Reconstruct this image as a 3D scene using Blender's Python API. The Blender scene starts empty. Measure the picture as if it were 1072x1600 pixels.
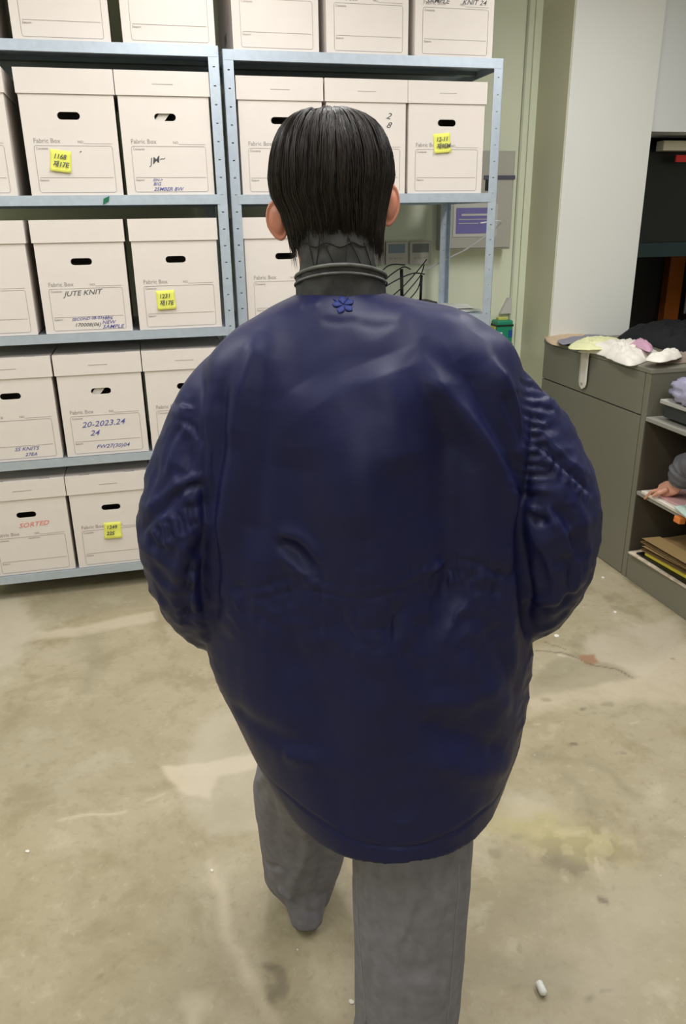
import bpy, bmesh, math, random
import numpy as np
from mathutils import Vector, Matrix, noise
from mathutils.bvhtree import BVHTree
random.seed(7); rng = np.random.default_rng(7)
PI = math.pi
# ------------------------------------------------------------------ camera
F_PX, PITCH, ROLL, EYE = 1208.2, 0.36031868, -0.0145215, 1.62
sc = bpy.context.scene
cam = bpy.data.cameras.new('camera'); camo = bpy.data.objects.new('camera', cam)
sc.collection.objects.link(camo); sc.camera = camo
cam.sensor_fit = 'VERTICAL'; cam.sensor_height = 24; cam.lens = F_PX/1600*24; cam.clip_start = .02
_c, _s = math.cos(PITCH), math.sin(PITCH)
fwd = Vector((0, _c, -_s)); right0 = Vector((1, 0, 0)); up0 = Vector((0, _s, _c))
cr, sr = math.cos(ROLL), math.sin(ROLL)
cx = right0*cr + up0*sr      # image x axis in world
cy = -right0*sr + up0*cr     # image up axis
m = Matrix((cx, cy, -fwd)).transposed().to_4x4(); m.translation = Vector((0, 0, EYE))
camo.matrix_world = m
# ------------------------------------------------------------------ exposure, world
sc.view_settings.view_transform = 'Standard'; sc.view_settings.look = 'None'
sc.view_settings.gamma = 1; sc.view_settings.use_curve_mapping = False
sc.view_settings.exposure = -0.22
w = bpy.data.worlds.new('world'); sc.world = w; w.use_nodes = True
w.node_tree.nodes['Background'].inputs[0].default_value = (.9, .95, 1, 1)
w.node_tree.nodes['Background'].inputs[1].default_value = .12
YAW = math.atan2(.2358, .9718)
U = Vector((math.cos(YAW), math.sin(YAW), 0)); N = Vector((-math.sin(YAW), math.cos(YAW), 0))
def W(u, n, z=0): return U*u + N*n + Vector((0, 0, z))
CEIL = 2.95
LAMPS = [(-1.3, .9), (-1.3, 2.5), (.35, .9), (.35, 2.5), (2.0, .9), (2.0, 2.5), (-.4, -2.2)]
for (u, n) in LAMPS:                       # the tubes of the ceiling fixtures
    L = bpy.data.lights.new('ceiling_tube', 'AREA'); L.shape = 'RECTANGLE'; L.size = .3; L.size_y = 1.2
    L.energy = 21 if n > -2 else 34; L.color = (.985, .99, 1.0)
    o = bpy.data.objects.new('tube_light', L); sc.collection.objects.link(o)
    o.location = W(u, n, CEIL-.075); o.rotation_euler = (0, 0, YAW)

# ------------------------------------------------------------------ helpers
def ray(px, py):
    a, b = px-536, py-800
    return (cx*(a/F_PX) - cy*(b/F_PX) + fwd)
def at(px, py, Y):
    r = ray(px, py); t = Y/r.y
    return Vector((0, 0, EYE)) + r*t
def lin(c):
    return tuple(((v/255)/12.92 if v/255 <= .04045 else ((v/255+.055)/1.055)**2.4) for v in c)+(1,)
def mat(name, rgb, rough=.6, metal=0, noise_amt=0, noise_scale=20, bump=0, bump_scale=200, spec=.5, alpha=None, emit=0, sheen=0, dist=.001):
    m = bpy.data.materials.new(name); m.use_nodes = True; nt = m.node_tree; b = nt.nodes['Principled BSDF']
    b.inputs['Base Color'].default_value = lin(rgb); b.inputs['Roughness'].default_value = rough
    b.inputs['Metallic'].default_value = metal; b.inputs['Specular IOR Level'].default_value = spec
    if sheen: b.inputs['Sheen Weight'].default_value = sheen
    if emit: b.inputs['Emission Color'].default_value = lin(rgb); b.inputs['Emission Strength'].default_value = emit
    if alpha is not None:
        b.inputs['Alpha'].default_value = alpha
    tc = nt.nodes.new('ShaderNodeTexCoord')
    if noise_amt:
        n = nt.nodes.new('ShaderNodeTexNoise'); n.inputs['Scale'].default_value = noise_scale; n.inputs['Detail'].default_value = 6
        nt.links.new(tc.outputs['Object'], n.inputs['Vector'])
        r = nt.nodes.new('ShaderNodeMapRange'); r.inputs[1].default_value = .3; r.inputs[2].default_value = .7
        r.inputs[3].default_value = 1-noise_amt; r.inputs[4].default_value = 1+noise_amt
        nt.links.new(n.outputs['Fac'], r.inputs[0])
        x = nt.nodes.new('ShaderNodeVectorMath'); x.operation = 'SCALE'; x.inputs[0].default_value = lin(rgb)[:3]
        nt.links.new(r.outputs[0], x.inputs['Scale']); nt.links.new(x.outputs[0], b.inputs['Base Color'])
    if bump:
        n = nt.nodes.new('ShaderNodeTexNoise'); n.inputs['Scale'].default_value = bump_scale; n.inputs['Detail'].default_value = 4
        nt.links.new(tc.outputs['Object'], n.inputs['Vector'])
        bp = nt.nodes.new('ShaderNodeBump'); bp.inputs['Strength'].default_value = bump; bp.inputs['Distance'].default_value = dist
        nt.links.new(n.outputs['Fac'], bp.inputs['Height']); nt.links.new(bp.outputs[0], b.inputs['Normal'])
    return m
class MB:
    def __init__(s): s.v = []; s.f = []
    def add(s, vs, fs):
        k = len(s.v); s.v += [tuple(v) for v in vs]; s.f += [tuple(i+k for i in f) for f in fs]; return s
    def box(s, x0, x1, y0, y1, z0, z1):
        return s.add([(x0,y0,z0),(x1,y0,z0),(x1,y1,z0),(x0,y1,z0),(x0,y0,z1),(x1,y0,z1),(x1,y1,z1),(x0,y1,z1)],
            [(0,3,2,1),(4,5,6,7),(0,1,5,4),(1,2,6,5),(2,3,7,6),(3,0,4,7)])
    def prism(s, pts, z0, z1):
        n = len(pts)
        return s.add([(p[0],p[1],z0) for p in pts]+[(p[0],p[1],z1) for p in pts],
            [tuple(range(n-1,-1,-1)), tuple(range(n,2*n))]+[(i,(i+1)%n,n+(i+1)%n,n+i) for i in range(n)])
    def prism_y(s, pts, y0, y1):    # outline in x,z
        n = len(pts)
        return s.add([(p[0],y0,p[1]) for p in pts]+[(p[0],y1,p[1]) for p in pts],
            [tuple(range(n)), tuple(range(2*n-1,n-1,-1))]+[((i+1)%n,i,n+i,n+(i+1)%n) for i in range(n)])
    def tube(s, path, r, seg=8, flat=1.0, ref=None):
        path = [Vector(p) for p in path]; rs = list(r) if isinstance(r, (list, tuple)) else [r]*len(path)
        if len(rs) != len(path): rs = np.interp(np.linspace(0, 1, len(path)), np.linspace(0, 1, len(rs)), rs).tolist()
        rings = []; pr = None
        for i, p in enumerate(path):
            t = (path[min(i+1,len(path)-1)]-path[max(i-1,0)]).normalized()
            if pr is None:
                a = ref and Vector(ref) or (Vector((0,0,1)) if abs(t.z) < .9 else Vector((1,0,0)))
                pr = (a - t*a.dot(t)).normalized()
            else: pr = (pr - t*pr.dot(t)).normalized()
            q = t.cross(pr)
            rings.append([p+(pr*math.cos(2*PI*k/seg)*flat+q*math.sin(2*PI*k/seg))*rs[i] for k in range(seg)])
        return s.loft(rings)
    def loft(s, rings, cap=True):
        n = len(rings[0]); vs = [v for r in rings for v in r]; fs = []
        for i in range(len(rings)-1):
            for k in range(n): fs.append((i*n+k, i*n+(k+1)%n, (i+1)*n+(k+1)%n, (i+1)*n+k))
        if cap: fs.append(tuple(range(n-1,-1,-1))); b=(len(rings)-1)*n; fs.append(tuple(range(b,b+n)))
        return s.add(vs, fs)
    def ball(s, c, r, seg=20, rg=12):
        rx, ry, rz = r if isinstance(r, tuple) else (r, r, r); rings = []
        for i in range(1, rg):
            a = PI*i/rg
            rings.append([(c[0]+rx*math.sin(a)*math.cos(2*PI*k/seg), c[1]+ry*math.sin(a)*math.sin(2*PI*k/seg), c[2]-rz*math.cos(a)) for k in range(seg)])
        return s.loft(rings)
    def build(s, name, m=None, parent=None, loc=None, rot=None, smooth=False, bevel=0):
        me = bpy.data.meshes.new(name); me.from_pydata(s.v, [], s.f); me.update()
        return link(name, me, m, parent, loc, rot, smooth, bevel)
def link(name, me, m=None, parent=None, loc=None, rot=None, smooth=False, bevel=0):
    o = bpy.data.objects.new(name, me); sc.collection.objects.link(o)
    if m and not me.materials: me.materials.append(m)
    if smooth: me.polygons.foreach_set('use_smooth', [True]*len(me.polygons))
    if bevel:
        b = o.modifiers.new('bevel', 'BEVEL'); b.width = bevel; b.segments = 2; b.limit_method = 'ANGLE'
    o.parent = parent
    if loc is not None: o.location = loc
    if rot is not None: o.rotation_euler = rot
    return o
def tag(o, label=None, cat=None, group=None, kind=None):
    if label: o['label'] = label
    if cat: o['category'] = cat
    if group: o['group'] = group
    if kind: o['kind'] = kind
    return o
def empty(name, loc=(0,0,0), rz=0):
    o = bpy.data.objects.new(name, None); sc.collection.objects.link(o); o.location = loc; o.rotation_euler = (0,0,rz)
    o.empty_display_size = .05; return o
def S(mb, name, m, loc=(0,0,0), bevel=0, parent=None, label=None):   # room-aligned piece of setting
    o = mb.build(name, m, parent, loc if parent is None else None, (0,0,YAW) if parent is None else None, bevel=bevel)
    if parent is None: o['kind'] = 'structure'
    if label: o['label'] = label
    return o
_dg = None
def realize(o):
    dg = bpy.context.evaluated_depsgraph_get()
    me = bpy.data.meshes.new_from_object(o.evaluated_get(dg)); return me
def text_mesh(txt, size, shear=0, ext=.0002, off=0):
    c = bpy.data.curves.new('text', 'FONT'); c.body = txt; c.size = size; c.extrude = ext; c.resolution_u = 2; c.shear = shear; c.offset = off
    o = bpy.data.objects.new('text', c); sc.collection.objects.link(o)
    dg = bpy.context.evaluated_depsgraph_get(); me = bpy.data.meshes.new_from_object(o.evaluated_get(dg))
    vs = [tuple(v.co) for v in me.vertices]; fs = [tuple(p.vertices) for p in me.polygons]
    bpy.data.objects.remove(o); bpy.data.curves.remove(c); bpy.data.meshes.remove(me)
    return vs, fs
def put_text(mb, txt, x, z, size, y=-.0008, shear=0, ang=0, off=0, sx=1):
    vs, fs = text_mesh(txt, size, shear, off=off); ca, sa = math.cos(ang), math.sin(ang)
    mb.add([(x+(v[0]*sx)*ca-v[1]*sa, y-v[2], z+(v[0]*sx)*sa+v[1]*ca) for v in vs], fs)
def nz(p, s=1.0, o=0): return noise.noise(Vector((p[0]*s+o, p[1]*s+o*.7, p[2]*s-o)))

# ------------------------------------------------------------------ materials
M_wall = mat('painted wall green white', (226, 230, 207), .7, noise_amt=.015, noise_scale=2)
M_pillar = mat('pillar paint white', (232, 232, 227), .65, noise_amt=.01, noise_scale=3)
M_pside = mat('pillar side shaded', (212, 210, 184), .7)  # darker olive tone: shade on the pillar's side put into the colour
M_ceil = mat('ceiling white', (225, 225, 220), .8)
M_zinc = mat('galvanised steel', (190, 201, 214), .42, .4, noise_amt=.06, noise_scale=30)
M_zincd = mat('shelf underside shaded zinc', (120, 132, 134), .5, .4)  # darker copy of the zinc, underside shadow put into its colour
M_card = mat('white cardboard', (229, 220, 213), .75, noise_amt=.015, noise_scale=12)
M_ink = mat('grey print', (164, 156, 153), .8)
M_pen = mat('black pen', (92, 90, 92), .7)
M_blue = mat('blue marker', (92, 92, 165), .7)
M_red = mat('red pencil', (232, 130, 118), .8)
M_note = mat('yellow sticky note', (238, 238, 110), .8)
M_dark = mat('dark card inside', (70, 60, 52), .9)
M_grn = mat('green tape', (20, 105, 75), .5)
M_cab = mat('grey laminate', (124, 121, 107), .45, noise_amt=.02, noise_scale=3)
M_cabd = mat('grey laminate shaded', (104, 101, 88), .5)  # darker copy of the laminate, with the end face's shade painted in
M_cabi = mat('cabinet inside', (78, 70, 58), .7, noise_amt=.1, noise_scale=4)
M_edge = mat('shelf edge grey', (150, 147, 138), .45)
M_black = mat('black plastic', (20, 21, 22), .45)
M_bframe = mat('door frame dark teal', (28, 50, 54), .4)
M_bdoor = mat('door panel black green', (22, 26, 24), .35)
M_orange = mat('orange timber', (190, 105, 30), .5, noise_amt=.15, noise_scale=8)

# ------------------------------------------------------------------ floor
def floor_material():
    m = bpy.data.materials.new('stained concrete'); m.use_nodes = True; nt = m.node_tree; L = nt.links.new
    b = nt.nodes['Principled BSDF']; tc = nt.nodes.new('ShaderNodeTexCoord')
    def NZ(scale, detail=8, rough=.6, dist=0, vec=None):
        n = nt.nodes.new('ShaderNodeTexNoise'); n.inputs['Scale'].default_value = scale; n.inputs['Detail'].default_value = detail
        n.inputs['Roughness'].default_value = rough; n.inputs['Distortion'].default_value = dist
        L(vec or tc.outputs['Object'], n.inputs['Vector']); return n.outputs['Fac']
    def MR(x, a, b_, lo=0, hi=1):
        r = nt.nodes.new('ShaderNodeMapRange'); r.inputs[1].default_value = a; r.inputs[2].default_value = b_; r.inputs[3].default_value = lo; r.inputs[4].default_value = hi
        L(x, r.inputs[0]); return r.outputs[0]
    def MIX(f, a, c):
        x = nt.nodes.new('ShaderNodeMix'); x.data_type = 'RGBA'
        if isinstance(f, float): x.inputs[0].default_value = f
        else: L(f, x.inputs[0])
        for i, q in ((6, a), (7, c)):
            if isinstance(q, tuple): x.inputs[i].default_value = lin(q)
            else: L(q, x.inputs[i])
        return x.outputs[2]
    def MUL(a, k):
        x = nt.nodes.new('ShaderNodeMath'); x.operation = 'MULTIPLY'; L(a, x.inputs[0])
        if isinstance(k, float): x.inputs[1].default_value = k
        else: L(k, x.inputs[1])
        return x.outputs[0]
    def ATT(n):
        a = nt.nodes.new('ShaderNodeAttribute'); a.attribute_name = n; return a.outputs['Fac']
    big = NZ(1.3, 5, .55, .4); mid = NZ(4.5, 7, .65, .25); fine = NZ(28, 8, .7, .3)
    col = MIX(MR(big, .35, .65), (163, 151, 122), (178, 167, 142))
    col = MIX(MUL(MR(mid, .5, .64), .7), col, (150, 138, 108))
    col = MIX(MUL(MR(mid, .43, .3), .6), col, (196, 187, 163))
    col = MIX(MUL(MR(fine, .54, .7), .45), col, (138, 126, 100))
    col = MIX(MUL(MR(fine, .42, .25), .4), col, (210, 200, 178))
    col = MIX(MUL(ATT('light'), .7), col, (216, 202, 178))
    col = MIX(MUL(ATT('pale'), .75), col, (200, 190, 172))
    col = MIX(MUL(ATT('dark'), .8), col, (142, 134, 110))
    col = MIX(MUL(ATT('rust'), .85), col, (158, 118, 92))
    col = MIX(MUL(ATT('deep'), .85), col, (92, 82, 68))
    col = MIX(MUL(ATT('yellow'), .5), col, (198, 188, 128))
    spk = NZ(9, 3); sp = nt.nodes.new('ShaderNodeTexVoronoi'); sp.inputs['Scale'].default_value = 11
    L(tc.outputs['Object'], sp.inputs['Vector'])
    col = MIX(MUL(MR(sp.outputs['Distance'], .035, .02), MR(spk, .5, .6)), col, (226, 220, 204))
    L(col, b.inputs['Base Color'])
    r = MR(mid, .3, .7, .34, .5); L(r, b.inputs['Roughness']); b.inputs['Specular IOR Level'].default_value = .35
    bp = nt.nodes.new('ShaderNodeBump'); bp.inputs['Strength'].default_value = .15; bp.inputs['Distance'].default_value = .002
    L(fine, bp.inputs['Height']); L(bp.outputs[0], b.inputs['Normal'])
    return m
def gp(px, py):      # point of the ground seen at a place of the photograph
    r = ray(px, py); t = -EYE/r.z; return (r.x*t, r.y*t)
def make_floor():
    x0, x1, y0, y1, st = -1.7, 1.75, .95, 3.6, .008
    xs = np.arange(x0, x1+st/2, st); ys = np.arange(y0, y1+st/2, st)
    X, Y = np.meshgrid(xs, ys); nx, ny = len(xs), len(ys)
    # smooth value noise to fray the outlines
    def vn(sc_, seed):
        r = np.random.default_rng(seed); g = r.random((64, 64)); fx = (X-x0)*sc_; fy = (Y-y0)*sc_
        ix = fx.astype(int); iy = fy.astype(int); tx = fx-ix; ty = fy-iy; tx = tx*tx*(3-2*tx); ty = ty*ty*(3-2*ty)
        a = g[iy%64, ix%64]; b_ = g[iy%64, (ix+1)%64]; c = g[(iy+1)%64, ix%64]; d = g[(iy+1)%64, (ix+1)%64]
        return (a*(1-tx)+b_*tx)*(1-ty)+(c*(1-tx)+d*tx)*ty
    nA = (vn(7, 1)-.5)*.05+(vn(18, 2)-.5)*.03+(vn(45, 3)-.5)*.016; nB = (vn(7, 4)-.5)*.05+(vn(18, 5)-.5)*.03+(vn(45, 6)-.5)*.016
    nC = vn(30, 8)
    def poly(pts, soft=.02, fray=1.0):
        P = [gp(*p) for p in pts]; XX = X+nA*fray; YY = Y+nB*fray
        ins = np.zeros_like(X, bool); d = np.full_like(X, 9.)
        for i in range(len(P)):
            (ax, ay), (bx, by) = P[i], P[(i+1) % len(P)]
            if ay != by:
                c = ((ay > YY) != (by > YY)) & (XX < (bx-ax)*(YY-ay)/(by-ay)+ax); ins ^= c
            t = np.clip(((XX-ax)*(bx-ax)+(YY-ay)*(by-ay))/((bx-ax)**2+(by-ay)**2+1e-9), 0, 1)
            d = np.minimum(d, np.hypot(XX-ax-t*(bx-ax), YY-ay-t*(by-ay)))
        sd = np.where(ins, d, -d); return np.clip(sd/soft+.5, 0, 1)
    def line(pts, wdt, soft=.01, fray=.6):
        P = [gp(*p) for p in pts]; XX = X+nA*fray; YY = Y+nB*fray; d = np.full_like(X, 9.)
        for (ax, ay), (bx, by) in zip(P, P[1:]):
            t = np.clip(((XX-ax)*(bx-ax)+(YY-ay)*(by-ay))/((bx-ax)**2+(by-ay)**2+1e-9), 0, 1)
            d = np.minimum(d, np.hypot(XX-ax-t*(bx-ax), YY-ay-t*(by-ay)))
        return np.clip((wdt-d)/soft+.5, 0, 1)
    A = {k: np.zeros_like(X) for k in ('light', 'pale', 'dark', 'rust', 'deep', 'yellow')}
    def add(k, a, s=1.0): A[k] = np.maximum(A[k], a*s)
    # left side
    add('light', poly([(252,1198),(400,1180),(420,1195),(345,1210),(335,1245),(290,1243),(262,1225)], .015, .5), .9)
    add('pale', poly([(285,1180),(330,1120),(400,1110),(440,1200),(440,1300),(330,1300),(300,1250)], .06), .55)
    add('light', line([(325,1345),(350,1430),(380,1500),(410,1560),(440,1620)], .012, .02, .5), .6)
    add('light', poly([(55,990),(120,978),(240,955),(245,968),(120,995),(60,1000)], .03, .4), .7)
    add('pale', poly([(0,935),(40,940),(60,990),(30,1040),(-40,1050),(-40,935)], .05), .7)
    add('dark', poly([(60,930),(235,895),(240,945),(130,960),(70,975),(50,955)], .05), .5)
    add('dark', poly([(120,985),(160,985),(150,1080),(125,1090)], .06), .5)
    add('dark', poly([(0,1090),(240,1100),(250,1180),(200,1260),(0,1280),(-60,1200)], .15), .28)
    add('light', line([(95,1281),(195,1273)], .006, .01), .7)
    add('light', line([(230,1252),(258,1243)], .008, .01), .5)
    add('deep', line([(428,1510),(432,1530),(422,1548)], .013, .012, 1.3)*(nC > .3), .55)
    add('light', poly([(300,1540),(330,1560),(320,1640),(296,1640)], .03), .6)
    add('dark', poly([(105,1385),(125,1390),(120,1410),(100,1415)], .04), .45)
    # right side
    add('light', poly([(815,1075),(880,1065),(1000,1035),(1090,1000),(1090,1100),(1000,1095),(900,1100),(820,1118)], .06), .6)
    add('dark', poly([(829,1060),(850,1040),(900,1020),(960,1040),(1000,1058),(930,1072),(829,1090)], .03, .5), .65)
    add('deep', line([(838,1015),(880,1022),(920,1038),(960,1046),(990,1060)], .004, .006, .5), .8)
    add('deep', line([(850,1000),(885,1017)], .003, .004), .7)
    add('light', line([(873,1024),(912,1034)], .007, .005, .3), 1)
    add('rust', poly([(905,1025),(930,1022),(940,1035),(925,1040),(905,1032)], .012, .4), 1)
    add('pale', poly([(900,1000),(930,990),(1072,960),(1072,1010),(1000,1058),(960,1040),(920,1015)], .05), .55)
    add('dark', poly([(890,1000),(905,990),(915,1010),(895,1016)], .02), .5)
    add('dark', line([(935,925),(950,935),(965,955),(1000,960)], .02, .02, 1.2)*(nC > .35), .7)
    for q in [(856,1092,.012),(950,1100,.012),(913,1108,.006),(1050,1028,.005),(838,1180,.02),(943,1404,.007),(898,1165,.008),(858,1167,.01),(775,1336,.012),(810,1310,.01)]:
        add('deep' if q[2] < .009 else 'dark', line([(q[0]-3,q[1]),(q[0]+3,q[1])], q[2], .008, .5), .75)
    add('dark', line([(830,1185),(900,1190),(960,1200),(1000,1240)], .018, .03, 1.5), .5)
    add('dark', line([(880,1215),(920,1230),(935,1270)], .025, .04, 1.2), .5)
    ring = poly([(845,1300),(880,1290),(960,1290),(975,1320),(950,1360),(880,1370),(845,1340)], .05)
    add('deep', ring*(nC > .62), .45); add('light', ring*(nC < .3), .5); add('yellow', poly([(770,1270),(860,1270),(960,1310),(965,1335),(900,1330),(800,1310),(760,1300)], .1), .8)
    add('pale', poly([(780,1240),(860,1250),(880,1275),(800,1280)], .05), .6)
    add('dark', poly([(735,1380),(860,1370),(855,1440),(825,1455),(740,1430)], .06), .4)
    add('dark', poly([(725,1480),(850,1478),(900,1490),(880,1560),(725,1540)], .05), .35)
    add('pale', poly([(870,1430),(1000,1370),(1072,1330),(1072,1500),(960,1600),(850,1600)], .2), .4)
    for _ in range(60):
        px, py = random.uniform(0, 1072), random.uniform(960, 1590)
        add(random.choice(['light', 'dark', 'deep']), line([(px, py), (px+random.uniform(-10, 10), py+random.uniform(-3, 3))], random.uniform(.001, .005), .006), random.uniform(.2, .55))
    V = np.stack([X.ravel(), Y.ravel(), np.zeros(nx*ny)], 1)
    i = np.arange((ny-1)*nx).reshape(ny-1, nx)[:, :-1].ravel()
    Fq = np.stack([i, i+1, i+nx+1, i+nx], 1)
    verts = V.tolist(); k = len(verts)
    # the floor goes on beyond the fine grid
    B = 7.0; verts += [(-B,-B,0),(B,-B,0),(B,B+1,0),(-B,B+1,0)]
    c00, c10, c01, c11 = 0, nx-1, (ny-1)*nx, ny*nx-1
    faces = Fq.tolist()+[list(range(nx-1,-1,-1))[::1] and [k, k+1]+list(range(nx-1,-1,-1)), [k+1, k+2]+[r*nx+nx-1 for r in range(ny-1,-1,-1)], [k+2, k+3]+[(ny-1)*nx+c for c in range(nx)], [k+3, k]+[r*nx for r in range(ny)]]
    me = bpy.data.meshes.new('floor'); me.from_pydata(verts, [], faces); me.update()
    for kx, a in A.items():
        at_ = me.attributes.new(kx, 'FLOAT', 'POINT'); at_.data.foreach_set('value', np.concatenate([a.ravel(), np.zeros(4)]).astype(np.float32))
    o = link('floor', me, floor_material()); o['kind'] = 'structure'; return o
make_floor()

# ------------------------------------------------------------------ room shell (u across, n away, z up)
WN = 4.28
S(MB().box(-3.6, 2.145, WN, WN+.12, 0, CEIL), 'wall_back', M_wall)
S(MB().box(-3.6, -3.48, -3.5, WN, 0, CEIL), 'wall_left', M_wall)
S(MB().box(-3.6, 5.5, -3.62, -3.5, 0, CEIL), 'wall_front', M_wall)
S(MB().box(5.4, 5.52, -3.5, 5.6, 0, CEIL), 'wall_right', M_pillar)
S(MB().box(-3.6, 5.5, -3.6, 5.7, CEIL, CEIL+.1), 'ceiling', M_ceil)
pil = S(MB().box(2.145, 2.632, 3.934, WN+.12, 0, CEIL), 'pillar', M_pillar)
S(MB().box(2.1395, 2.1449, 3.94, WN-.002, 0, CEIL), 'side_face', M_pside, parent=pil, label='pale olive side face, its shade put into the colour')  # thin sheet carrying the painted shade of this side
S(MB().box(2.10, 2.139, WN-.014, WN-.001, 0, CEIL), 'trim_1', M_wall)
S(MB().box(2.632, 5.4, 3.95, 4.26, 2.033, CEIL), 'wall_header', mat('header paint', (222, 224, 224), .7))
S(MB().box(4.0, 5.4, 3.95, 4.26, 0, 2.033), 'wall_doorside', M_pillar)
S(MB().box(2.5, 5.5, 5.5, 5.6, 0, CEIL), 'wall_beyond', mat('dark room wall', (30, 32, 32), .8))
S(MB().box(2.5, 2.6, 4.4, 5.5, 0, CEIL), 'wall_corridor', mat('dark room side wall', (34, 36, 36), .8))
# the doorway: dark frame with a black upper panel and orange boards behind the lower opening
d = empty('door_1', W(2.632, 4.26), YAW); d['kind'] = 'structure'
MB().box(0, .06, -.07, -.01, 0, 2.03).build('door_jamb', M_bframe, d, bevel=.002)
MB().box(.06, 1.36, -.06, -.02, 1.475, 1.99).build('door_panel', M_bdoor, d, bevel=.002)
MB().box(.06, 1.36, -.07, -.01, 1.395, 1.475).build('door_rail', M_bframe, d, bevel=.002)
MB().box(.06, .16, -.065, -.015, 0, 1.395).build('door_stile', M_bframe, d, bevel=.002)
MB().box(.19, 1.3, -.17, -.10, 1.955, 2.005).build('door_closer', mat('door closer beige', (215, 208, 185), .5), d, bevel=.004)
MB().box(.30, .42, -.14, -.13, 1.90, 1.935).build('door_sign', mat('red sign', (190, 40, 40), .4), d)
rk = empty('slatted_rack', W(2.9, 5.0), YAW)
tag(rk, 'dark wardrobe with upright orange boards in the dim room behind the doorway', 'wardrobe')
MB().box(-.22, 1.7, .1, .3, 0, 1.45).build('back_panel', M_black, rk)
for k in range(4):
    MB().box(.74+k*.36, .86+k*.36, .03, .1, .08, 1.43).build('orange_board', M_orange, rk, bevel=.003)
MB().box(.90, .915, .02, .035, .95, 1.12).build('handle', M_zinc, rk, bevel=.003)
# ceiling fixtures
M_diff = mat('lamp diffuser', (255, 252, 240), .4, emit=3)
for i, (u, n) in enumerate(LAMPS):
    o = empty('ceiling_light', W(u, n, CEIL), YAW)
    tag(o, 'long white fluorescent ceiling light '+['over the aisle left of the person','over the left rack, nearest the boxes','directly over the person','over the middle rack','over the open end of the cabinet','over the clothes on the cabinet','behind the camera'][i], 'ceiling light', 'ceiling lights over the room')
    MB().box(-.17, .17, -.62, .62, -.05, 0).build('housing', M_ceil, o, bevel=.004)
    MB().box(-.15, .15, -.6, .6, -.065, -.05).build('diffuser', M_diff, o)

# ------------------------------------------------------------------ steel racks
RZ = [.12+i*.53568 for i in range(5)]
def angle_post(h, sx, sy):
    m = MB(); wd = .042; t = .002
    def flange(ax):
        z = 0
        def b(a0, a1, z0, z1):
            if ax == 'x': m.box(*sorted((sx*a0, sx*a1)), *sorted((0, sy*t)), z0, z1)
            else: m.box(*sorted((0, sx*t)), *sorted((sy*a0, sy*a1)), z0, z1)
        b(0, .017, 0, h); b(.026, wd, 0, h)
        zz = 0
        while zz < h:
            b(.017, .026, zz, min(zz+.062, h)); zz += .0665
    flange('x'); flange('y'); return m
def rack(u0, u1, nf, depth, label, levels=5):
    r = empty('steel_shelving_rack', W(u0, nf), YAW); tag(r, label, 'shelving rack')
    wd = u1-u0; H = RZ[4]+.002
    for (x, y, sx, sy) in ((0,0,1,1),(wd,0,-1,1),(0,depth,1,-1),(wd,depth,-1,-1)):
        p = angle_post(H, sx, sy).build('post', M_zinc, r); p.location = (x, y, 0)
        MB().box(*sorted((sx*-.003, sx*.045)), *sorted((sy*-.003, sy*.045)), 0, .012).build('foot', M_black, p)
    for i in range(levels):
        z = RZ[i]; m = MB()
        m.box(.004, wd-.004, .003, depth-.003, z-.0035, z-.0015)
        m.box(.004, wd-.004, -.0012 if i in (4,) else .0025, .0045, z-.036, z)
        m.box(.004, wd-.004, .0025, .016, z-.036, z-.034)
        m.box(.004, wd-.004, depth-.0045, depth-.0025, z-.036, z)
        m.box(.0025, .0045, .004, depth-.004, z-.036, z); m.box(wd-.0045, wd-.0025, .004, depth-.004, z-.036, z)
        sh = m.build('shelf', M_zinc, r)
        # lip front closing over the post on its face
        MB().box(.042 if i == 4 else .030, wd-(.042 if i == 4 else .030), -.0022, -.0006, z-.036, z+.0015).build('front_lip', M_zinc, sh)
        MB().box(.01, wd-.01, depth*.5-.02, depth*.5+.02, z-.02, z-.004).build('stiffener', M_zincd, sh)
    return r
rk1 = rack(-.85, .369, 3.476, .6, 'grey steel shelving rack on the left, five shelves full of white boxes')
rk2 = rack(.39, 1.60, 3.53, .6, 'grey steel shelving rack in the middle, with a half empty shelf')
MB().prism_y([(-.012,-.016),(.012,-.004),(.016,.016),(-.008,.006)], -.0012, 0).build('green_tape', M_grn, None, W(-.118, 3.472, 1.709), (0,0,YAW))
tag(bpy.data.objects['green_tape'], 'small piece of green tape on a steel shelf edge', 'tape')

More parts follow.
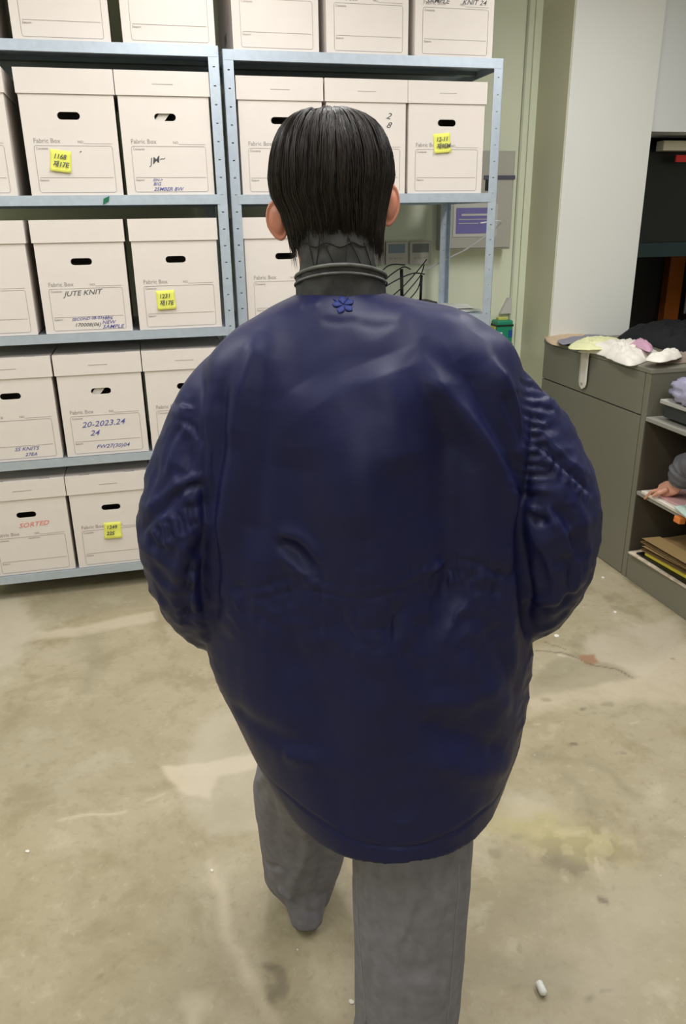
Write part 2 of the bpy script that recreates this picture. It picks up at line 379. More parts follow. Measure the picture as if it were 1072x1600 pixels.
# ------------------------------------------------------------------ fabric boxes
BW, BD, BH, LH = .350, .50, .446, .086
def slot(cx_, cz, w_, h_, n=6):
    pts = []; r = h_/2
    for s, x in ((1, w_/2-r), (-1, -w_/2+r)):
        for k in range(n+1):
            a = -PI/2+PI*k/n if s > 0 else PI/2+PI*k/n
            pts.append((cx_+x+r*math.cos(a), cz+r*math.sin(a)))
    return pts
def front_with_slot(mb, x0, x1, z0, z1, y0, y1, sl):
    # plate pierced by the slot: fan quads between outer rectangle points and the slot
    n = len(sl); outer = []
    cxs = sum(p[0] for p in sl)/n; czs = sum(p[1] for p in sl)/n
    half = n//2
    for i, (px, pz) in enumerate(sl):
        a = math.atan2((pz-czs)*2.4, px-cxs); dx, dz = math.cos(a), math.sin(a)
        ts = []
        if dx > 1e-6: ts.append((x1-cxs)/dx)
        if dx < -1e-6: ts.append((x0-cxs)/dx)
        if dz > 1e-6: ts.append((z1-czs)/dz)
        if dz < -1e-6: ts.append((z0-czs)/dz)
        t = min(ts); outer.append((cxs+dx*t, czs+dz*t))
    # make sure the four corners are present
    for (qx, qz) in ((x0,z0),(x1,z0),(x1,z1),(x0,z1)):
        j = min(range(n), key=lambda i: (outer[i][0]-qx)**2+(outer[i][1]-qz)**2); outer[j] = (qx, qz)
    k = n
    vs = [(p[0], y0, p[1]) for p in sl]+[(p[0], y0, p[1]) for p in outer]+[(p[0], y1, p[1]) for p in sl]+[(p[0], y1, p[1]) for p in outer]
    fs = []
    for i in range(n):
        j = (i+1) % n
        fs += [(k+i, k+j, j, i), (2*k+i, 2*k+j, 3*k+j, 3*k+i), (i, j, 2*k+j, 2*k+i), (k+j, k+i, 3*k+i, 3*k+j)]
    mb.add(vs, fs)
def body_mesh(content=False):
    m = MB(); h = BW/2; t = .004; H = BH-.012
    front_with_slot(m, -h, h, 0, H, 0, t, slot(0, .285, .084, .027))
    m.box(-h, h, BD-t, BD, 0, H); m.box(-h, -h+t, t, BD-t, 0, H); m.box(h-t, h, t, BD-t, 0, H); m.box(-h, h, t, BD-t, 0, t)
    return m
def lid_mesh():
    m = MB(); h = BW/2+.006; y0, y1 = -.006, BD+.006; t = .004; z0, z1 = BH-LH, BH
    m.box(-h, h, y0, y0+t, z0, z1); m.box(-h, h, y1-t, y1, z0, z1); m.box(-h, -h+t, y0+t, y1-t, z0, z1); m.box(h-t, h, y0+t, y1-t, z0, z1)
    m.box(-h+t, h-t, y0+t, y1-t, z1-t, z1)
    return m
def print_mesh():
    m = MB(); y0, y1 = -.0010, -.0001
    def ln(x0, z0, x1, z1, w_=.0013): m.box(min(x0,x1)-w_/2, max(x0,x1)+w_/2, y0, y1, min(z0,z1)-w_/2, max(z0,z1)+w_/2)
    put_text(m, 'Fabric Box', -.142, .190, .023); put_text(m, 'NO.', .022, .190, .013); ln(.045, .188, .150, .188, .001)
    L_, R_, B_, T_ = -.142, .150, .012, .180
    ln(L_+.008, T_, R_-.008, T_); ln(L_+.008, B_, R_-.008, B_); ln(L_, B_+.008, L_, T_-.008); ln(R_, B_+.008, R_, T_-.008)
    ln(L_+.008, .066, R_-.008, .066)
    for sx, sz, cx_, cz in ((-1,-1,L_+.008,B_+.008),(1,-1,R_-.008,B_+.008),(1,1,R_-.008,T_-.008),(-1,1,L_+.008,T_-.008)):
        m.tube([(cx_+sx*.008*math.cos(a), -.0005, cz+sz*.008*math.sin(a)) for a in (0, PI/6, PI/3, PI/2)], .0006, 4)
    put_text(m, 'Contents', L_+.006, .166, .012); put_text(m, 'Season', L_+.006, .053, .012)
    return m
box_body = body_mesh(); box_lid = lid_mesh(); box_print = print_mesh()
def mk(mb, name, m):
    me = bpy.data.meshes.new(name); me.from_pydata(mb.v, [], mb.f); me.update(); me.materials.append(m); return me
ME_body, ME_lid, ME_print = mk(box_body,'box_body',M_card), mk(box_lid,'box_lid',M_card), mk(box_print,'printed_label',M_ink)
ME_dash = mk(MB().box(-.040,.040,-.0070,-.0059,BH-.047,BH-.0452),'lid_print',M_ink)
ME_slot = mk(MB().box(-.0225,.0225,.002,.012,BH-.0005,BH+.0008),'lid_slot',M_ink)
ME_sidemark = MB()
put_text(ME_sidemark, 'No. 17', 0, .12, .03, 0); 
def fbox(u, nf, z, label, group, dash=True, note=None, hand=(), tilt=0, slots=False, red=None, content=None, side=False):
    r = empty('file_box', W(u, nf, z), YAW+tilt); tag(r, label, 'box', group)
    b = link('box_body', ME_body, None, r); l = link('lid', ME_lid, None, r, bevel=0); link('printed_label', ME_print, None, b)
    if dash: link('lid_print', ME_dash, None, l)
    if slots:
        for x_ in (-.098, .098): link('lid_slot', ME_slot, None, l, (x_, 0, 0))
    for (mt, txts) in hand:
        for t in txts:
            m = MB(); put_text(m, t[0], t[1], t[2], t[3], shear=.35, ang=t[4] if len(t) > 4 else 0, off=.0001, sx=1.15)
            m.build('handwriting', mt, b)
    if note:
        nx_, nz_, an, t1, t2 = note[:5]
        m = MB(); s = .039; n = 6; vs = []; fs = []
        for i in range(n+1):
            for j in range(n+1):
                x = -s+2*s*i/n; zz = -s+2*s*j/n; curl = .010*max(0, (-zz)/s-.2)**1.6
                vs.append((x, -.0015-curl, zz)); 
        for i in range(n):
            for j in range(n): a = i*(n+1)+j; fs.append((a, a+n+1, a+n+2, a+1))
        m.add(vs, fs); sn = m.build('sticky_note', M_note, b, (nx_, 0, nz_), (0, an, 0), smooth=True)
        sn.modifiers.new('s', 'SOLIDIFY').thickness = .0005
        k = MB(); put_text(k, t1, -.028, .008, .024, -.004, .2, off=.0003); put_text(k, t2, -.029, -.020, .024, -.009, .2, off=.0007)
        k.build('note_writing', M_pen, sn)
    if content:
        MB().prism_y([(-.045,.268),(-.005,.27),(.02,.30),(-.02,.302)], .012, .016).add([], []).build('fabric_inside', content, b)
    if side:
        m = MB(); vs, fs = text_mesh('KN', .06, .2); m.add([(-BW/2-.0012-v[2], .30-v[0], .06+v[1]) for v in vs], fs); m.build('handwriting', M_pen, b)
    return r
g1 = 'white file boxes on the steel racks'
gN = lambda: g1
# left rack, centre u of each box : (u, level)
def NF(r): return (3.476 if r == 1 else 3.53)+.012
Z = lambda i: RZ[i]+.001
fbox(-.613, NF(1), Z(4), 'white file box above the left rack, cut off by the left photo edge', gN())
fbox(-.208, NF(1), Z(4), 'white file box on top of the left rack, centre of its row', gN())
fbox(.186, NF(1), Z(4), 'white file box on top of the left rack, right end by the dark gap', gN())
fbox(-.622, NF(1), Z(3), 'white file box on upper shelf at far left, only right edge showing', gN())
fbox(-.221, NF(1), Z(3), 'white file box with tilted yellow note, left of the green tape mark', gN(), dash=False, note=(-.050,.125,.12,'1168','재17E'), hand=[(M_pen, [("'",.01,.15,.03,-.6)])])
fbox(.144, NF(1), Z(3), 'white file box on upper shelf with black scribble and three lines of blue writing', gN(), content=M_card,
     hand=[(M_pen,[('JM~',-.075,.112,.034,.25)]),(M_blue,[('SIN->',-.07,.052,.014),('BIG',-.07,.036,.017),('25MBER BW',-.07,.016,.019)])])
fbox(-.625, NF(1), Z(2), 'white file box on second shelf at far left, only right part showing', gN(), dash=False)
fbox(-.242, NF(1), Z(2), 'white file box marked NEW SAMPLE in blue on second shelf', gN(), dash=False,
     hand=[(M_pen,[('JUTE KNIT',-.085,.150,.028,.04),('170008(06)',-.06,.026,.020)]),(M_blue,[('SECOND 08-03~23',-.068,.050,.016,.04),('100%',.052,.050,.018),('NEW',.052,.033,.020),('SAMPLE',.052,.014,.022)])])
fbox(.138, NF(1), Z(2), 'white file box with yellow note, on second shelf beside the twin posts', gN(), dash=False, note=(-.055,.122,-.03,'1231','재17E'))
fbox(-.598, NF(1), Z(1), 'white file box with blue writing low on front, third shelf far left', gN(), content=None, slots=True, hand=[(M_blue,[('SS KNITS',-.02,.045,.022),('27EA',.02,.02,.020)])])
fbox(-.228, NF(1), Z(1), 'white file box with large blue handwritten code on third shelf', gN(), content=M_card, slots=True, hand=[(M_blue,[('20-2023.24',-.10,.128,.035,.03),('24',-.07,.090,.034),('FW27(30)04',-.05,.03,.024)])])
fbox(.138, NF(1), Z(1), 'white file box on third shelf partly hidden by the navy sleeve', gN(), slots=True, dash=True)
fbox(-.614, NF(1), Z(0), 'white file box with red writing under its handle, bottom shelf', gN(), slots=True, hand=[(M_red,[('SORTED',-.04,.225,.030,.04)]),(M_ink,[('~~~',-.01,.165,.025)])])
fbox(-.248, NF(1), Z(0), 'white file box with yellow note on bottom shelf', gN(), slots=True, note=(-.005,.172,.03,'1249','22S'))
fbox(.118, NF(1), Z(0), 'white file box on bottom shelf behind the navy left sleeve', gN(), slots=True)
fbox(.612, NF(2), Z(4), 'white file box on top of the middle rack, left end', gN(), side=True)
fbox(.994, NF(2), Z(4), 'white file box on top of the middle rack, in the middle', gN(), side=True)
fbox(1.374, NF(2), Z(4), 'white file box on top of the middle rack, right end', gN(), side=True, hand=[(M_pen,[('SAMPLE',-.13,.196,.026),('KNIT 24',.03,.196,.026)])])
fbox(.618, NF(2), Z(3), 'white file box on upper middle shelf, left of the person’s head', gN(), hand=[(M_pen,[('F1',-.03,.12,.05),('CO',-.03,.08,.05),('JKT',-.04,.02,.03)])])
fbox(.988, NF(2), Z(3), 'white file box behind the top of the person’s head', gN(), hand=[(M_pen,[('2',.085,.30,.035,-.2),('8',.085,.265,.035,-.2)])])
fbox(1.352, NF(2), Z(3), 'white file box with yellow note, on the middle rack right of the head', gN(), note=(-.02,.205,-.08,'12-11','재9EM'))
fbox(.612, NF(2), Z(2), 'white file box on the middle rack beside the left ear', gN(), dash=False)

# ------------------------------------------------------------------ things on the wall and on the half empty shelf
M_pan = mat('panel grey', (176, 174, 164), .5); M_pan2 = mat('panel label frame', (196, 194, 190), .5)
M_pur = mat('purple label', (118, 112, 172), .4); M_lcd = mat('grey display', (120, 130, 138), .3)
e = empty('electrical_panel', W(1.59, WN-.002, 1.46), YAW); tag(e, 'grey electrical wall panel with purple label behind the middle rack', 'electrical panel')
MB().box(0, .40, -.10, 0, 0, .496).build('cabinet_body', M_pan, e, bevel=.004)
MB().box(.01, .39, -.108, -.10, .01, .486).build('door', M_pan, e, bevel=.002)
lb = MB().box(.055, .31, -.111, -.108, .068, .235).build('label_plate', M_pan2, e, bevel=.001)
MB().box(.07, .295, -.1125, -.111, .085, .215).build('purple_label', M_pur, lb)
MB().box(.085, .26, -.1135, -.1125, .155, .159).box(.085, .20, -.1135, -.1125, .135, .139).box(.10, .28, -.1135, -.1125, .175, .185).build('label_print', M_pan2, lb)
MB().box(.22, .40, -.113, -.108, .355, .375).build('dark_strip', mat('dark strip', (82, 80, 100), .5), e)
MB().box(.23, .27, -.113, -.108, .30, .355).build('latch', M_black, e, bevel=.002)
for k, (u0, lc) in enumerate(((1.165, (150, 160, 160)), (1.295, (128, 142, 152)), (1.432, (120, 124, 120)))):
    t = empty('wall_controller', W(u0, WN, 1.388), YAW)
    tag(t, ['pale wall controller half hidden behind the neck', 'grey wall controller with blue grey display, between its two neighbours', 'grey wall controller with dark display next to the rear rack post'][k], 'wall controller', 'wall controllers behind the middle rack')
    MB().box(0, .124, -.025, 0, 0, .12).build('case', mat('controller case', (196, 190, 180), .5), t, bevel=.004)
    MB().box(.014, .108, -.027, -.025, .062, .108).build('display', mat('display', lc, .25), t)
    for j in range(3): MB().box(.02+j*.03, .038+j*.03, -.028, -.025, .03, .038).build('button', M_pan, t)
# conduit near the pillar with a small white fitting, and a green case
c = MB().tube([(0,0,.2),(0,0,1.0),(0,0,CEIL-.01)], .006, 8).build('cable_conduit', mat('conduit', (198, 200, 180), .5), None, W(2.06, WN-.008), None, True)
tag(c, 'thin pale conduit running up the wall beside the pillar', 'conduit')
c = MB().prism_y([(-.03,0),(.035,0),(.035,.09),(.015,.09)], -.03, 0).build('wall_bracket', mat('bracket', (200, 198, 196), .5), None, W(2.02, WN-.001, 1.10), (0,0,YAW), bevel=.003)
tag(c, 'small pale triangular bracket on the wall above the green case', 'bracket')
g = empty('green_case', W(1.945, WN-.001, .905), YAW); tag(g, 'green safety case with two dark bands on the wall beside the pillar', 'safety case')
MB().box(0, .10, -.09, 0, 0, .165).build('case_body', mat('green plastic', (30, 140, 108), .4), g, bevel=.01)
MB().box(-.001, .101, -.091, -.001, .022, .034).build('lower_band', mat('dark green band', (10, 45, 30), .5), g)
MB().box(-.001, .101, -.091, -.001, .13, .142).build('upper_band', mat('dark green band', (10, 45, 30), .5), g)
MB().box(.012, .032, -.093, -.09, .06, .10).build('white_label', M_pillar, g); MB().box(.072, .095, -.093, -.09, .07, .11).build('blue_label', mat('blue label', (20, 80, 150), .5), g)
MB().box(-.008, .005, -.07, -.02, .0, .13).build('yellow_strap', mat('yellow', (205, 195, 100), .6), g)
MB().box(.02, .08, -.06, -.02, .163, .180).build('yellow_cap', mat('yellow', (205, 205, 110), .6), g, bevel=.004)
# router, cables, papers
ZS = RZ[2]+.001
rt = empty('network_router', W(1.30, 3.96, ZS), YAW); tag(rt, 'black network router with upright antennas on the half empty shelf', 'router')
MB().box(-.10, .16, -.08, .08, 0, .03).build('case', M_black, rt, bevel=.005)
MB().tube([(.105,.03,.02),(.108,.03,.155)], .0075, 8).build('antenna', M_black, rt, smooth=True)
MB().tube([(.00,.02,.02),(-.005,.02,.19)], .009, 8).build('antenna', M_black, rt, smooth=True)
cables = [[(1.16,3.9,.03),(1.18,3.92,.13),(1.28,3.93,.20),(1.33,3.94,.19)], [(1.10,3.9,.05),(1.20,3.9,.12),(1.32,3.9,.17),(1.40,3.92,.165)],
          [(1.18,3.88,.04),(1.28,3.9,.11),(1.36,3.92,.18),(1.42,3.95,.235)], [(1.22,3.86,.02),(1.30,3.88,.09),(1.37,3.9,.16),(1.40,3.93,.21)],
          [(1.12,3.92,.12),(1.18,3.93,.19),(1.23,3.94,.215),(1.30,3.94,.212)], [(1.24,3.85,.02),(1.30,3.86,.05),(1.36,3.9,.10),(1.39,3.94,.16)]]
def smooth_path(p, n=8):
    out = []; P = [Vector(q) for q in p]
    for i in range(len(P)-1):
        a, b_, c_, d_ = P[max(i-1,0)], P[i], P[i+1], P[min(i+2,len(P)-1)]
        for k in range(n):
            t = k/n; out.append(.5*((2*b_)+(c_-a)*t+(2*a-5*b_+4*c_-d_)*t*t+(3*b_-a-3*c_+d_)*t**3))
    out.append(P[-1]); return out
cb = empty('cable_bundle', W(1.28, 3.9, ZS), YAW); tag(cb, 'tangle of thin dark network cables rising beside the router', 'cables')
for p in cables:
    MB().tube(smooth_path([(q[0]-1.28, q[1]-3.9, q[2]) for q in p]), .0032, 6).build('cable', M_black, cb, smooth=True)
wc = MB().tube(smooth_path([W(1.50,4.20,1.36), W(1.60,4.12,1.42), W(1.70,4.02,1.49), W(1.80,3.9,1.60), W(1.61,3.72,1.60)]), .004, 6).build('white_cable', mat('white cable', (222,222,225), .4), None, smooth=True)
tag(wc, 'white cable slung diagonally in front of the purple label', 'cable')
tr = empty('paper_tray', W(1.49, 3.78, ZS), YAW+.1); tag(tr, 'flat pale metal plate on the half empty shelf', 'tray')
MB().box(-.12,.09,-.16,.16,0,.012).build('plate', mat('pale plate', (178,182,172), .4), tr, bevel=.002)
for k, (a, x, y) in enumerate(((.25,-.02,.02),(-.2,.01,-.05))):
    s_ = MB().box(-.08,.08,-.10,.10,0,.002).build('paper_sheet', mat('paper', (214,216,208), .7), None, W(1.49+x, 3.80+y, ZS+.0135+k*.003), (0,0,YAW+a))
    tag(s_, ['loose white sheet under another on the pale plate', 'loose white sheet lying uppermost on the pale plate'][k], 'paper')

# ------------------------------------------------------------------ grey cabinet (room frame: x=u, y=n)
CU, CN = 2.105, 3.914
cab = empty('grey_cabinet', W(CU, 2.945), YAW); tag(cab, 'long grey laminate cabinet with clothes on top and open shelves at the near end', 'cabinet')
D = CN-2.945; top = .997
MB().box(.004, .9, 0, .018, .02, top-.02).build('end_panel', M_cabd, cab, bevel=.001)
MB().box(.02, .9, .018, D, .03, top-.02).build('carcass', M_cab, cab)
MB().box(-.004, .92, -.004, D+.002, top-.02, top).build('worktop', M_cab, cab, bevel=.002)
MB().box(0, .018, .040, D, .787, top-.022).build('drawer_front', M_cab, cab, bevel=.0015)
MB().box(0, .018, .040, D, .004, .781).build('door_panel', M_cab, cab, bevel=.0015)
MB().box(0, .018, .002, .035, .0, top-.022).build('stile', M_cab, cab, bevel=.0015)
# open shelf bay in front (towards the camera)
B0 = -1.05
MB().box(.002, .9, B0, 0, .0, .14).build('plinth_drawer', M_cab, cab, bevel=.002)
MB().box(0, .62, B0, -.002, .422, .440).build('shelf', M_edge, cab, bevel=.002)
MB().box(0, .62, B0, -.002, .768, .786).build('shelf', M_edge, cab, bevel=.002)
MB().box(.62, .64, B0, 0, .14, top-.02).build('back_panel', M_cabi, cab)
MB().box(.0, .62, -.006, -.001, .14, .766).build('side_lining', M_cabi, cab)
MB().box(.0, .62, B0-.018, B0, .0, top-.02).build('end_panel', M_cab, cab, bevel=.002)
# contents
def cloth(name, uo, no, z, pts, m, label, cat='clothes', hgt=.012, bumpa=.02, res=26, seed=0, drop=None, thick=.004):
    """flat garment with an outline in (u,n), crumpled; built as a closed sheet with folds"""
    P = [Vector((p[0], p[1], 0)) for p in pts]; c = sum(P, Vector())/len(P); n = len(P)
    # smooth closed outline
    out = []
    for i in range(n):
        a, b_, c_, d_ = P[i-1], P[i], P[(i+1)%n], P[(i+2)%n]
        for k in range(6):
            t = k/6; out.append(.5*((2*b_)+(c_-a)*t+(2*a-5*b_+4*c_-d_)*t*t+(3*b_-a-3*c_+d_)*t**3))
    out = [q+(q-c).normalized()*(.014*nz(q, 26, seed+20)+.008*nz(q, 60, seed+30)) for q in out]
    rings = 16; vs = []; fs = []; K = len(out)
    for r in range(1, rings+1):
        f = r/rings
        for q in out:
            p = c+(q-c)*f
            e_ = max(0, 1-f**4)
            hh = hgt*e_+bumpa*e_*(.5+nz(p, 22, seed)+1.1*(.4-abs(nz(p, 34, seed+3)))+.5*(.3-abs(nz(p, 70, seed+9))))
            vs.append((p.x, p.y, max(hh, .0015)))
    vs.append((c.x, c.y, hgt+bumpa*.4)); cc = len(vs)-1
    for k in range(K): fs.append((cc, k, (k+1) % K))
    for r in range(rings-1):
        for k in range(K): fs.append((r*K+k, (r+1)*K+k, (r+1)*K+(k+1) % K, r*K+(k+1) % K))
    b0 = len(vs); vs += [(q.x, q.y, 0) for q in out]
    for k in range(K): fs.append(((rings-1)*K+k, b0+k, b0+(k+1) % K, (rings-1)*K+(k+1) % K))
    fs.append(tuple(b0+K-1-k for k in range(K)))
    o = MB().add(vs, fs).build(name, m, None, W(uo, no, z), (0,0,YAW), smooth=True)
    return tag(o, label, cat)
ZT = top+.001
M_tan = mat('tan felt', (212, 186, 156), .85, noise_amt=.05); M_lil = mat('lilac grey cloth', (140, 138, 150), .85)
M_yel = mat('pale yellow cloth', (226, 226, 178), .85); M_wht = mat('off white cloth', (228, 222, 212), .85, noise_amt=.03)
M_pnk = mat('pink cloth', (200, 156, 178), .85); M_blk = mat('black cloth', (12, 14, 20), .9); M_brn = mat('taupe cloth', (140, 125, 112), .85)
def cp(px, py, z=ZT):   # (u,n) of a spot on the worktop
    r = ray(px, py); t = (z-EYE)/r.z; return (r.dot(U)*t, r.dot(N)*t)
tn = cloth('tan_garment', 0, 0, ZT, [cp(*p) for p in [(852,530),(868,540),(892,536),(915,527),(945,521),(940,512),(890,514),(858,517)]], M_tan, 'folded tan garment with dark eyelets at the far end of the cabinet top', hgt=.012, bumpa=.006, seed=1)
for q in [(872,521.5),(892,520),(910,518.5),(931,517)]:
    a = cp(*q, ZT+.015); MB().tube([(a[0],a[1],.013),(a[0],a[1],.021)], .010, 10).build('eyelet', M_black, tn)
cloth('lilac_cloth', 0, 0, ZT+.016, [cp(*p, ZT+.03) for p in [(873,527),(880,534),(905,530),(935,524),(948,521),(930,519),(900,523)]], M_lil, 'lilac grey cloth strip lying over the tan garment', hgt=.004, bumpa=.006, seed=2)
cloth('yellow_garment', 0, 0, ZT+.024, [cp(*p, ZT+.03) for p in [(888,542),(915,545),(950,543),(972,538),(968,529),(935,527),(902,532)]], M_yel, 'pale yellow garment among the clothes on the cabinet', hgt=.010, bumpa=.016, seed=3)
wt = cloth('white_garment', 0, 0, ZT+.001, [cp(*p, ZT+.01) for p in [(905,547),(935,551),(965,563),(985,569),(1010,562),(1030,552),(1022,545),(995,535),(970,538),(935,541)]], M_wht, 'off white garment spread along the near edge of the cabinet top', hgt=.030, bumpa=.022, seed=4)
# strap hanging over the edge
sp = []
hx = cp(905, 548)
def sheet(name, centre, wdir, half, m, parent=None, th=.004, round_end=True):
    vs = []; fs = []; n = len(centre)
    for i, c_ in enumerate(centre):
        k = 1.0
        rem = sum((Vector(centre[j+1])-Vector(centre[j])).length for j in range(i, n-1))
        if round_end and rem < half: k = math.sqrt(max(0, 1-((half-rem)/half)**2))
        for s_ in (-1, -.5, 0, .5, 1): vs.append(Vector(c_)+Vector(wdir)*half*s_*k)
    for i in range(n-1):
        for j in range(4): a = i*5+j; fs.append((a, a+1, a+6, a+5))
    o = MB().add(vs, fs).build(name, m, parent, smooth=True); md = o.modifiers.new('s', 'SOLIDIFY'); md.thickness = th; md.offset = 0
    return o
eu = CU-.004
path = [(eu+.10, 0, ZT+.016), (eu+.04, 0, ZT+.012), (eu+.008, 0, ZT+.008), (eu-.008, 0, ZT-.006)]+[(eu-.010, 0, ZT-.02-.013*k) for k in range(14)]
pathw = [W(p[0], hx[1]-.02, p[2]) for p in path]
stp = sheet('hanging_strap', pathw, N, .036, M_wht); tag(stp, 'off white strap with a round end hanging over the cabinet edge', 'strap')
MB().tube([pathw[-3]+U*-.003, pathw[-3]+U*-.006], .007, 10).build('snap_button', M_pan, stp)
cloth('pink_cloth', 0, 0, ZT+.045, [cp(*p, ZT+.05) for p in [(988,537),(1000,543),(1015,548),(1020,541),(1008,533),(995,531)]], M_pnk, 'small pink cloth between the white and black garments', hgt=.012, bumpa=.012, seed=5)
cloth('black_garment', 0, 0, ZT+.001, [cp(*p, ZT+.02) for p in [(962,525),(992,529),(1030,538),(1052,545),(1085,543),(1130,530),(1100,512),(1040,508),(990,515)]], M_blk, 'black garment heaped at the back of the cabinet top', hgt=.05, bumpa=.03, seed=6)
cloth('beige_garment', 0, 0, ZT+.03, [cp(*p, ZT+.045) for p in [(1008,557),(1030,561),(1050,558),(1066,552),(1058,543),(1045,546),(1030,551)]], M_wht, 'beige rolled sock-like garment on the black cloth', hgt=.018, bumpa=.012, seed=7)
cloth('taupe_garment', 0, 0, ZT+.001, [cp(*p, ZT+.01) for p in [(1025,566),(1050,565),(1090,563),(1100,552),(1070,552),(1045,558)]], M_brn, 'taupe garment at the near right end of the cabinet top', hgt=.015, bumpa=.015, seed=8)
# tray box with plastic bag
def cw(u, n, z): return W(u, n, z)
tb = empty('storage_tray', W(CU+.01, 2.94, .787), YAW); tag(tb, 'dark storage tray with a pale rim on the open upper shelf', 'storage tray')
MB().box(.03,.45,-.80,-.06,0.012,.070).build('tray_body', mat('tray dark', (52,54,54), .5), tb, bevel=.004)
MB().box(.015,.47,-.82,-.045,.070,.088).build('rim', mat('tray rim', (182,180,174), .45), tb, bevel=.003)
MB().box(.05,.43,-.76,-.1,0.0,.012).build('feet', M_black, tb)
def blob(name, c, r, m, label, cat, amp=.25, fr=9, seed=0, seg=40, rg=26, flatb=True, parent=None):
    vs = []; fs = []; rings = []
    for i in range(1, rg):
        a = PI*i/rg; ring = []
        for k in range(seg):
            b_ = 2*PI*k/seg; d_ = Vector((math.sin(a)*math.cos(b_), math.sin(a)*math.sin(b_), -math.cos(a)))
            f = 1+amp*nz(d_*1.0, fr*.35, seed)+amp*.6*abs(nz(d_, fr*.8, seed+5))
            p = Vector((d_.x*r[0], d_.y*r[1], d_.z*r[2]))*f
            if flatb: p.z = max(p.z, -r[2]*.55)
            ring.append(p)
        rings.append(ring)
    o = MB().loft(rings).build(name, m, parent, c, (0,0,YAW), smooth=True)
    if label: tag(o, label, cat)
    return o
M_bag = mat('lilac plastic bag', (172, 168, 196), .22, noise_amt=.12, noise_scale=14, spec=.9)
bg = blob('plastic_bag', W(CU+.100, 2.705, .875+.047), (.085, .19, .072), M_bag, 'shiny lilac plastic bag of folded fabric on the storage tray', 'plastic bag', .22, 12, 3)
# papers, hand and coloured pieces on shelf B
zB = .441
def lpaper(px, py, z, w_, l_, a, m, h_=.003, name='paper_sheet', label='', cat='paper'):
    q = cp(px, py, z)
    o = MB().box(-w_/2, w_/2, -l_/2, l_/2, 0, h_).build(name, m, None, W(q[0], q[1], z), (0,0,YAW+a), bevel=.0008)
    return tag(o, label, cat)
M_pap = mat('paper white', (222, 212, 200), .8); M_pinkp = mat('pink paper', (216, 170, 170), .8); M_mint = mat('mint paper', (190, 212, 200), .8)
tag(MB().box(0,.26,-.42,0,0,.014).build('magazine', M_pap, None, W(CU-.006, 2.90, zB), (0,0,YAW-.02), bevel=.002), 'thick white magazine on the middle open shelf', 'magazine')
tag(MB().box(0,.22,-.30,0,0,.008).build('magazine', M_pinkp, None, W(CU+.012, 2.83, zB+.015), (0,0,YAW+.03), bevel=.002), 'thin pinkish magazine lying on the thick white one', 'magazine')
tag(MB().prism([(-.05,-.42),(.24,-.45),(.26,-.20),(.0,-.21)],0,.004).build('mint_sheet', M_mint, None, W(CU-.02, 2.86, zB+.024), (0,0,YAW)), 'pale mint sheet jutting over the shelf edge', 'paper')
o = MB().box(-.016,.016,-.02,.02,0,.028).build('orange_clip', mat('orange plastic', (222,130,60), .5), None, W(CU-.022, 2.60, .412), (0,.1,YAW), bevel=.004); tag(o, 'small orange clip hanging at the middle shelf edge', 'clip')
blob('red_white_pouch', W(CU+.08, 2.52, zB+.047), (.045,.06,.03), mat('coral fabric', (226,120,100), .7), 'small coral red cloth piece on the pale papers', 'cloth', .3, 9, 11)
o = MB().tube([W(CU+.005,2.60,zB+.045),W(CU+.015,2.56,zB+.06),W(CU+.015,2.50,zB+.045)], .010, 8).build('white_roll', M_pap, None, smooth=True); tag(o, 'small curled white strip in front of the coral cloth', 'strip')
# crouching helper's hand and sleeve reaching into the shelf
M_skin = mat('skin', (206, 150, 126), .55, noise_amt=.05, noise_scale=30); M_slv = mat('grey knit sleeve', (98, 96, 102), .9, noise_amt=.12, noise_scale=60, bump=.5, bump_scale=300)
hd = MB()
h0 = W(CU+.058, 2.752, zB+.072)
palm_dir = (W(-.03, .09, -.045)).normalized()
hd.tube([h0-palm_dir*.06+Vector((0,0,.09)), h0-palm_dir*.03+Vector((0,0,.035)), h0, h0+palm_dir*.05, h0+palm_dir*.085], [.036,.030,.034,.040,.030], 14, .55)
side = palm_dir.cross(Vector((0,0,1))).normalized()
for k, (off, ln) in enumerate(((-.030,.065),(-.011,.075),(.010,.070),(.028,.055))):
    b0 = h0+palm_dir*.075+side*off
    hd.tube([b0-palm_dir*.02, b0+palm_dir*ln*.45+Vector((0,0,.004)), b0+palm_dir*ln*.8-Vector((0,0,.014)), b0+palm_dir*ln-Vector((0,0,.026))], [.0095,.009,.008,.006], 10)
hd.tube([h0+side*-.028+palm_dir*.02, h0+side*-.052+palm_dir*.05-Vector((0,0,.008)), h0+side*-.055+palm_dir*.08-Vector((0,0,.018))], [.012,.0105,.007], 10)
tmp = hd.build('person', M_skin); md = tmp.modifiers.new('r','REMESH'); md.mode='VOXEL'; md.voxel_size=.003; s2 = tmp.modifiers.new('s','SMOOTH'); s2.iterations=3
me = realize(tmp); bpy.data.objects.remove(tmp); helper = link('person', me, M_skin, smooth=True)
tag(helper, 'person reaching into the middle shelf, only a hand and grey sleeve visible', 'person')
slp = smooth_path([h0-palm_dir*.012+Vector((0,0,.018)), h0+W(.004,-.030,.065), h0+W(.012,-.065,.115), h0+W(.0,-.22,.160), h0+W(-.10,-.45,.16)], 7)
sm = MB().tube(slp, [ .040+.026*min(1,i/8)+.004*math.sin(i*1.7) for i in range(len(slp))], 20).build('sleeve', M_slv, helper, smooth=True)
